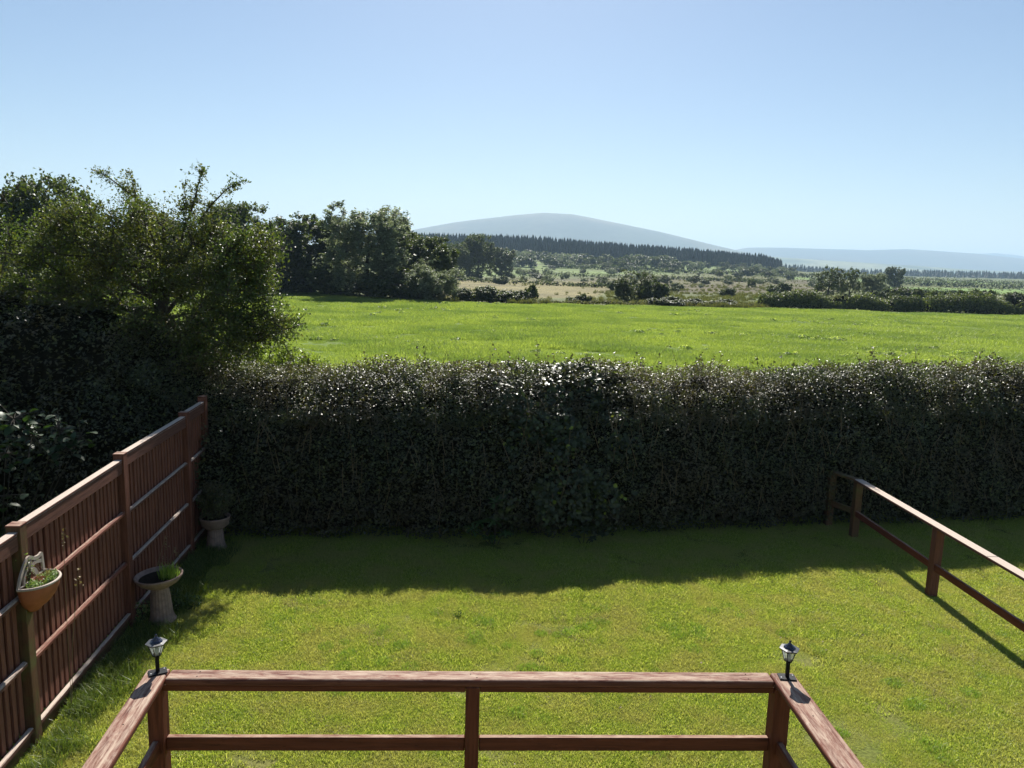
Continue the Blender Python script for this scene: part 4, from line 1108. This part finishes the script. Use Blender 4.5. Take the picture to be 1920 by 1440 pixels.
for a, b, w in pc:
    p = dp(a, b)
    post('railing_post', p.x, p.y, -.05, DZ - CT - .002, w, w, M['stain'], dr, yaw, .004, D0)
hh = .068
for a0, a1 in ((.014 + .0355, 1.452 - .033), (1.452 + .033, 2.902 - .0395)):
    dbeam('support_rail', dp(a0, PF, DZ - CT - .030), dp(a1, PF, DZ - CT - .030), .05, .0285, M['stain'], .003, 1)
    dbeam('middle_rail', dp(a0, PF, 1.549), dp(a1, PF, 1.549), .030, hh, M['stain'], .004, 1)
dbeam('middle_rail', dp(.014, PF - .037, 1.549), dp(.186, -2.364, 1.549), .030, hh, M['stain'], .004, 1)
dbeam('middle_rail', dp(2.902, PF - .041, 1.549), dp(2.915, -2.36, 1.549), .030, hh, M['stain'], .004, 1)
for a, b in ((.20, -.02), (.20, -.06), (1.44, -.03), (1.47, -.06), (2.74, -.02), (2.74, -.06), (2.92, -.35), (.04, -.42)):
    bm = bmesh.new(); bmesh.ops.create_cone(bm, cap_ends=True, segments=8, radius1=.0035, radius2=.003, depth=.001)
    link('screw', bm_mesh('screw', bm, M['soil']), dr, tuple(dp(a, b, DZ + .0004) - Vector(D0)))

# ------------------------------------------------------------------ lanterns on the railing corners
def lantern(loc, rz, label):
    o = empty('post_lantern', loc, rz); tag(o, label, 'lantern', 'small black lanterns on the railing corners')
    def hexring(r, z, k=6): return [(r * math.cos(i * 2 * math.pi / k), r * math.sin(i * 2 * math.pi / k), z) for i in range(k)]
    bm = bmesh.new(); bmesh.ops.create_cube(bm, size=1)
    for v in bm.verts: v.co = Vector((v.co.x * .078, v.co.y * .056, (v.co.z + .5) * .006))
    bmesh.ops.bevel(bm, geom=bm.edges[:], offset=.0018, segments=2, affect='EDGES')
    bp = link('base_plate', bm_mesh('base_plate', bm, M['black']), o)
    for sx in (-.029, .029):
        bm = bmesh.new(); bmesh.ops.create_cone(bm, cap_ends=True, segments=10, radius1=.0035, radius2=.003, depth=.002)
        link('screw', bm_mesh('screw', bm, M['screw']), bp, (sx, .012 if sx > 0 else -.012, .0072))
    bm = bmesh.new(); bmesh.ops.create_cube(bm, size=1)
    for v in bm.verts: v.co = Vector((v.co.x * .0165, v.co.y * .0165, .006 + (v.co.z + .5) * .077))
    bmesh.ops.bevel(bm, geom=bm.edges[:], offset=.0015, segments=1, affect='EDGES')
    link('stem', bm_mesh('stem', bm, M['black']), o)
    # lantern floor
    bm = bmesh.new(); lathe(bm, [(.010, .082), (.020, .085), (.020, .088)], 6); link('lantern_floor', bm_mesh('lantern_floor', bm, M['black']), o)
    z0, z1, r0, r1 = .088, .143, .019, .036
    A, B = hexring(r0, z0), hexring(r1, z1)
    V, F = tubes(A, B, [.0014] * 6, [.0016] * 6, 5)
    V2, F2 = tubes(A, A[1:] + A[:1], [.0013] * 6, [.0013] * 6, 4)
    link('cage', np_mesh('cage', np.concatenate([V, V2]), np.concatenate([F, F2 + len(V)]), M['black']), o)
    for i in range(6):
        a, b, c, d = (Vector(A[i]) * .985, Vector(A[(i + 1) % 6]) * .985, Vector(B[(i + 1) % 6]) * .985, Vector(B[i]) * .985)
        for q, z in ((a, z0), (b, z0), (c, z1), (d, z1)): q.z = z
        link('glass_pane', np_mesh('glass_pane', np.array([a, b, c, d]), np.array([[0, 1, 2, 3]]), M['glass']), o)
    bm = bmesh.new(); lathe(bm, [(.009, .088), (.010, .108), (.006, .122)], 10); link('bulb', bm_mesh('bulb', bm, M['led'], True), o)
    bm = bmesh.new(); lathe(bm, [(.036, .1415), (.046, .143), (.047, .149), (.029, .1508), (.028, .153)], 6); link('roof', bm_mesh('roof', bm, M['gloss']), o)
    bm = bmesh.new(); lathe(bm, [(.0275, .152), (.022, .159), (.017, .162), (.0165, .164), (.010, .169), (.0095, .171), (.0055, .174), (.0035, .177), (.0055, .180), (.005, .184), (.001, .188)], 12)
    link('finial', bm_mesh('finial', bm, M['solar'], False), o)
    return o
p = dp(.013, -.030, DZ + .0005); lantern(tuple(p), yaw + .5, 'small black hexagonal lantern on the left corner of the deck railing')
p = dp(2.928, -.048, DZ + .0005); lantern(tuple(p), yaw - .12, 'small black hexagonal lantern on the right corner of the deck railing')

# ------------------------------------------------------------------ bird baths
def bird_bath(loc, rb, h, label, tilt=(0, 0), deep=0.0):
    o = empty('bird_bath', loc); o.rotation_euler = (tilt[0], tilt[1], 0); tag(o, label, 'bird bath')
    bm = bmesh.new()
    lathe(bm, [(.135, 0), (.14, .03), (.125, .055), (.112, .10), (.098, h * .55), (.088, h * .72), (.086, h * .78)], 40, 1, .035)
    link('pedestal', bm_mesh('pedestal', bm, M['stone']), o)
    bm = bmesh.new()
    z = h * .76
    lathe(bm, [(.085, z - deep), (.13, z + .01 - deep), (rb * (.8 + deep * 2), z + .045 - deep), (rb * .97, h - .035), (rb, h - .022), (rb * 1.02, h - .008), (rb * .99, h), (rb * .93, h - .006), (rb * .86, h - .035), (rb * .7, h - .055), (.02, h - .07)], 48)
    link('bowl', bm_mesh('bowl', bm, M['stone'], True), o)
    bm = bmesh.new(); lathe(bm, [(rb * .86, h - .042), (rb * .8, h - .036), (.01, h - .034)], 32); link('soil', bm_mesh('soil', bm, M['soil']), o)
    return o
b = ground(305, 1166); bird_bath((b[0], b[1] + .0, 0), .232, .53, 'sunlit stone bird bath with grass in its bowl beside the panel fence', (.01, -.03))
bb1 = (b[0], b[1])
b = ground(405, 1030); bird_bath((b[0], b[1], 0), .19, .46, 'pinkish stone bird bath in the shaded corner by the hedge holding a bushy plant', deep=.05)
bb2 = (b[0], b[1])
def tuft(name, label, loc, n, rad, h0, h1, w, lean, mat, cat='grass'):
    V, F, va = blades(n, rad, h0, h1, w, lean, rg)
    o = link(name, np_mesh(name, V, F, mat, var=va), None, loc); return tag(o, label, cat)
tuft('grass_tuft', 'bright tuft of grass growing in the sunlit bird bath', (bb1[0] + .08, bb1[1] + .02, .492), 190, .10, .07, .19, .007, .55, M['lush_blade'])
V, F, va = leaves(np.zeros((0, 3)), np.zeros((0, 3)), np.zeros(0), rg)
def bushy(name, label, loc, h, r, n, ls, mat, nst=26):
    o = empty(name, loc); tag(o, label, 'plant')
    a = rg.random(nst) * 6.28; q = r * rg.uniform(.2, 1, nst)
    tip = np.stack([np.cos(a) * q, np.sin(a) * q, h * rg.uniform(.45, 1, nst) * (1.1 - .5 * q / r)], 1)
    b0 = tip * np.array([.2, .2, 0]); V, F = tubes(b0, tip, [.004] * nst, [.0015] * nst, 4)
    link('stem', np_mesh('stem', V, F, M['bark']), o)
    k = rg.integers(0, nst, n); f = rg.random((n, 1)) ** .6
    C = b0[k] * (1 - f) + tip[k] * f + rg.normal(0, .028, (n, 3))
    V, F, va = leaves(C, rg.normal(0, 1, (n, 3)) + np.array([0, 0, .6]), ls * rg.uniform(.5, 1.3, n), rg, .45)
    tag(link('foliage', np_mesh('foliage', V, F, mat, var=va), o), kind='stuff')
bushy('potted_shrub', 'bushy green plant growing in the shaded bird bath', (bb2[0] + .03, bb2[1], .42), .60, .27, 3200, .042, M["privet"], 40)
b = ground(861, 1158); bushy('lawn_weed', 'small dark green weed alone in the middle of the sunlit lawn', (b[0], b[1], 0), .07, .05, 90, .03, M['shrub'], 8)
nf = 70
fp = np.stack([rg.uniform(-3, 6, nf), rg.uniform(4.8, 8.4, nf), rg.uniform(.025, .04, nf)], 1)
V, F, va = leaves(fp, rg.normal(0, .4, (nf, 3)) + np.array([0, 0, 1]), rg.uniform(.015, .035, nf), rg, .7)
tag(link('fallen_leaves', np_mesh('fallen_leaves', V, F, M['dry_stem'], var=va)), 'small dry leaves fallen on the sunlit lawn', kind='stuff')
# rough stone and dry weeds leaning on the fence behind the bird bath
bm = bmesh.new(); bmesh.ops.create_icosphere(bm, subdivisions=3, radius=1)
for v in bm.verts:
    k = 1 + .18 * mnoise.noise(v.co * 2.1); v.co = Vector((v.co.x * .05 * k, v.co.y * .2 * k, v.co.z * .16 * k))
b = ground(262, 1128); tag(link('rock', bm_mesh('rock', bm, M['stone']), None, (b[0] - .02, b[1] + .05, .12), (.5, .1, .15)), 'pale rough stone slab leaning on the fence behind the sunlit bird bath', 'rock')
def dry_stalks(name, label, base, tips, par=None):
    o = empty(name, base); tag(o, label, 'weed')
    P0, P1 = [], []; Cs = []
    for tp_ in tips:
        tp_ = np.array(tp_, float); m1 = tp_ * np.array([.35, .35, .5]); P0 += [np.zeros(3), m1]; P1 += [m1, tp_]
        Cs.append(tp_ - np.array([0, 0, .16]) * rg.random((16, 1)) + rg.normal(0, .012, (16, 3)))
    V, F = tubes(P0, P1, [.0028] * len(P0), [.0018] * len(P0), 4)
    link('stem', np_mesh('stem', V, F, M['dry_stem'], var=np.full(len(V), .5)), o)
    C = np.concatenate(Cs); V, F, va = leaves(C, rg.normal(0, 1, C.shape), .022 * rg.uniform(.6, 1.4, len(C)), rg, .6)
    link('seed_head', np_mesh('seed_head', V, F, M['dry_stem'], var=va), o)
dry_stalks('dry_weed', 'tall dry dock stalks with brown seed heads against the fence beside the planter', (-3.62, 5.75, 0), [(.02, .02, 1.60), (.1, .06, 1.25)])
dry_stalks('dry_weed', 'dry weed stalks at the fence foot beside the sunlit bird bath', (-3.84, 7.55, 0), [(.12, .2, .8), (.16, .35, .62), (.05, .3, .55)])
bushy('fern', 'small yellowish weed clump between fence and sunlit bird bath', (bb1[0] - .2, bb1[1] - .02, 0), .26, .13, 260, .035, M['sedum'], 14)
bushy('fence_foot_weed', 'dark green leafy weed at the fence foot behind the sunlit bird bath', (bb1[0] + .1, bb1[1] + .25, 0), .25, .2, 400, .04, M['shrub'], 14)

# ------------------------------------------------------------------ planter hung on the fence
d = (Vector((*FP[2], 0)) - Vector((*FP[1], 0))).normalized(); nrm = Vector((d.y, -d.x, 0))
pl_o = Vector((FP[1][0], FP[1][1], 1.34)) + nrm * .056 + d * .03
pl = empty('wall_planter', tuple(pl_o)); pl.rotation_euler = Matrix((d, nrm * -1, Vector((0, 0, 1)))).transposed().to_euler()
# local: x along fence (away from viewer), -y out from the fence
tag(pl, 'half round terracotta wall planter with cream rim hung on the panel fence', 'planter')
def half(u, v, rx, ry, dz):
    """u in 0..1 across the half ellipse, v in 0..1 from rim to bottom"""
    a = math.pi * u; k = max(0.0, math.cos(v * math.pi / 2)) ** .55
    k = max(k, .28 * (1 - 0)) if v < 1 else .28
    return (rx * math.cos(a) * k, -ry * max(0.0, math.sin(a)) ** .8 * k - .002, -dz * v)
def surf(name, rx, ry, dz, mat, nu=26, nv=9, z0=0):
    V = [half(i / nu, j / nv, rx, ry, dz) for j in range(nv + 1) for i in range(nu + 1)]
    V = np.array(V) + np.array([0, 0, z0]); F = grid_faces(nv + 1, nu + 1)
    n0 = len(V); V = np.concatenate([V, [[0, -.002, -dz + z0]]])
    tri = np.array([[n0, nv * (nu + 1) + i, nv * (nu + 1) + i + 1, nv * (nu + 1) + i + 1] for i in range(nu)])
    me = np_mesh(name, V, F, mat, smooth=True)
    o = link(name, me, pl); m_ = o.modifiers.new('thickness', 'SOLIDIFY'); m_.thickness = .008; m_.offset = 0
    return o
surf('bowl', .185, .185, .23, M['terracotta'])
bm = bmesh.new(); ring = []
for i in range(27):
    a = math.pi * i / 26
    c = Vector((.190 * math.cos(a), -.190 * max(0.0, math.sin(a)) ** .8 - .002, .0)); ring.append(c)
V, F = tubes(np.array(ring[:-1]), np.array(ring[1:]), [.011] * 26, [.011] * 26, 8)
link('rim', np_mesh('rim', V, F, M['shell'], smooth=True), pl)
V, F = tubes([(-.19, -.004, 0)], [(.19, -.004, 0)], [.009], [.009], 8); link('back_rim', np_mesh('back_rim', V, F, M['shell'], smooth=True), pl)
bm = bmesh.new()
vs = [bm.verts.new((.045 * math.cos(a) , -.05 * math.sin(a) - .002, -.228)) for a in [math.pi * i / 12 for i in range(13)]]
bm.faces.new(vs); link('bowl_foot', bm_mesh('bowl_foot', bm, M['terracotta']), pl)
def ribbon(name, pts, w0, th, mat):
    """flat strip on the fence plane following pts (x,z) with half widths"""
    P = [Vector((x, -.006, z)) for x, z in pts]; bm = bmesh.new(); prev = None; rows = []
    for i, p in enumerate(P):
        t_ = (P[min(i + 1, len(P) - 1)] - P[max(i - 1, 0)]).normalized(); s = Vector((t_.z, 0, -t_.x)) * w0
        rows.append([bm.verts.new(p + s + Vector((0, y, 0))) for y in (-th, th)] + [bm.verts.new(p - s + Vector((0, y, 0))) for y in (th, -th)])
    for a, b in zip(rows, rows[1:]):
        for i in range(4): bm.faces.new((a[i], a[(i + 1) % 4], b[(i + 1) % 4], b[i]))
    bm.faces.new(rows[0]); bm.faces.new(rows[-1])
    return link(name, bm_mesh(name, bm, mat), pl)
def smooth_pts(p, n=6):
    out = []
    for i in range(len(p) - 1):
        p0, p1, p2, p3 = p[max(i - 1, 0)], p[i], p[i + 1], p[min(i + 2, len(p) - 1)]
        for k in range(n):
            t_ = k / n
            out.append(tuple(.5 * (2 * b_ + (c_ - a_) * t_ + (2 * a_ - 5 * b_ + 4 * c_ - d_) * t_ ** 2 + (-a_ + 3 * b_ - 3 * c_ + d_) * t_ ** 3) for a_, b_, c_, d_ in zip(p0, p1, p2, p3)))
    return out + [p[-1]]
ribbon('back_plate', smooth_pts([(-.185, 0), (-.15, .07), (-.09, .14), (-.04, .18), (.0, .18), (.06, .15), (.12, .14), (.165, .145), (.175, .09), (.185, 0)]), .014, .007, M['shell'])
ribbon('back_plate_rib', smooth_pts([(-.10, 0), (-.09, .06), (-.03, .12), (-.01, .165)]), .011, .006, M['shell'])
ribbon('back_plate_rib', smooth_pts([(.0, .155), (.01, .09), (.06, .05), (.09, 0)]), .02, .006, M['shell'])
ribbon('back_plate_rib', smooth_pts([(.02, .11), (.08, .115), (.165, .09)]), .014, .006, M['shell'])
V = [(0, -.01, -.035)] + [(.178 * math.cos(a), -.178 * max(0.0, math.sin(a)) ** .8 - .006, -.035) for a in [math.pi * i / 20 for i in range(21)]]
bm = bmesh.new(); vv = [bm.verts.new(v) for v in V[1:]]; bm.faces.new(vv); link('soil', bm_mesh('soil', bm, M['soil']), pl)
# plants in it
so_ = pl_o + nrm * .085 + Vector((0, 0, -.03))
o = empty('sedum_plant', tuple(so_)); tag(o, 'green and dark red sedum with starry leaves filling the wall planter', 'plant')
n = 900; a = rg.random(n) * 6.28; r = .1 * np.sqrt(rg.random(n))
C = np.stack([r * np.cos(a) * .75, r * np.sin(a) * 1.55, .005 + .05 * rg.random(n)], 1)
V, F, va = leaves(C, rg.normal(0, .6, (n, 3)) + np.array([0, 0, 1]), .022 * rg.uniform(.6, 1.4, n), rg, .45)
va = np.where(np.repeat((np.abs(C[:, 1] - .0) < .03) & (C[:, 0] < .02), 4), .95 + va * .05, va * .8)
tag(link('foliage', np_mesh('foliage', V, F, M['sedum'], var=va), o), kind='stuff')
tuft('grass_tuft', 'pale yellowing grass blades growing from the wall planter', tuple(so_ + d * .05), 60, .05, .05, .14, .004, .9, M['dry_stem'])
bushy('trailing_weed', 'thin yellow green weed on the back plate of the planter', tuple(pl_o + nrm * .02 - d * .06), .3, .03, 60, .02, M['sedum'], 5)
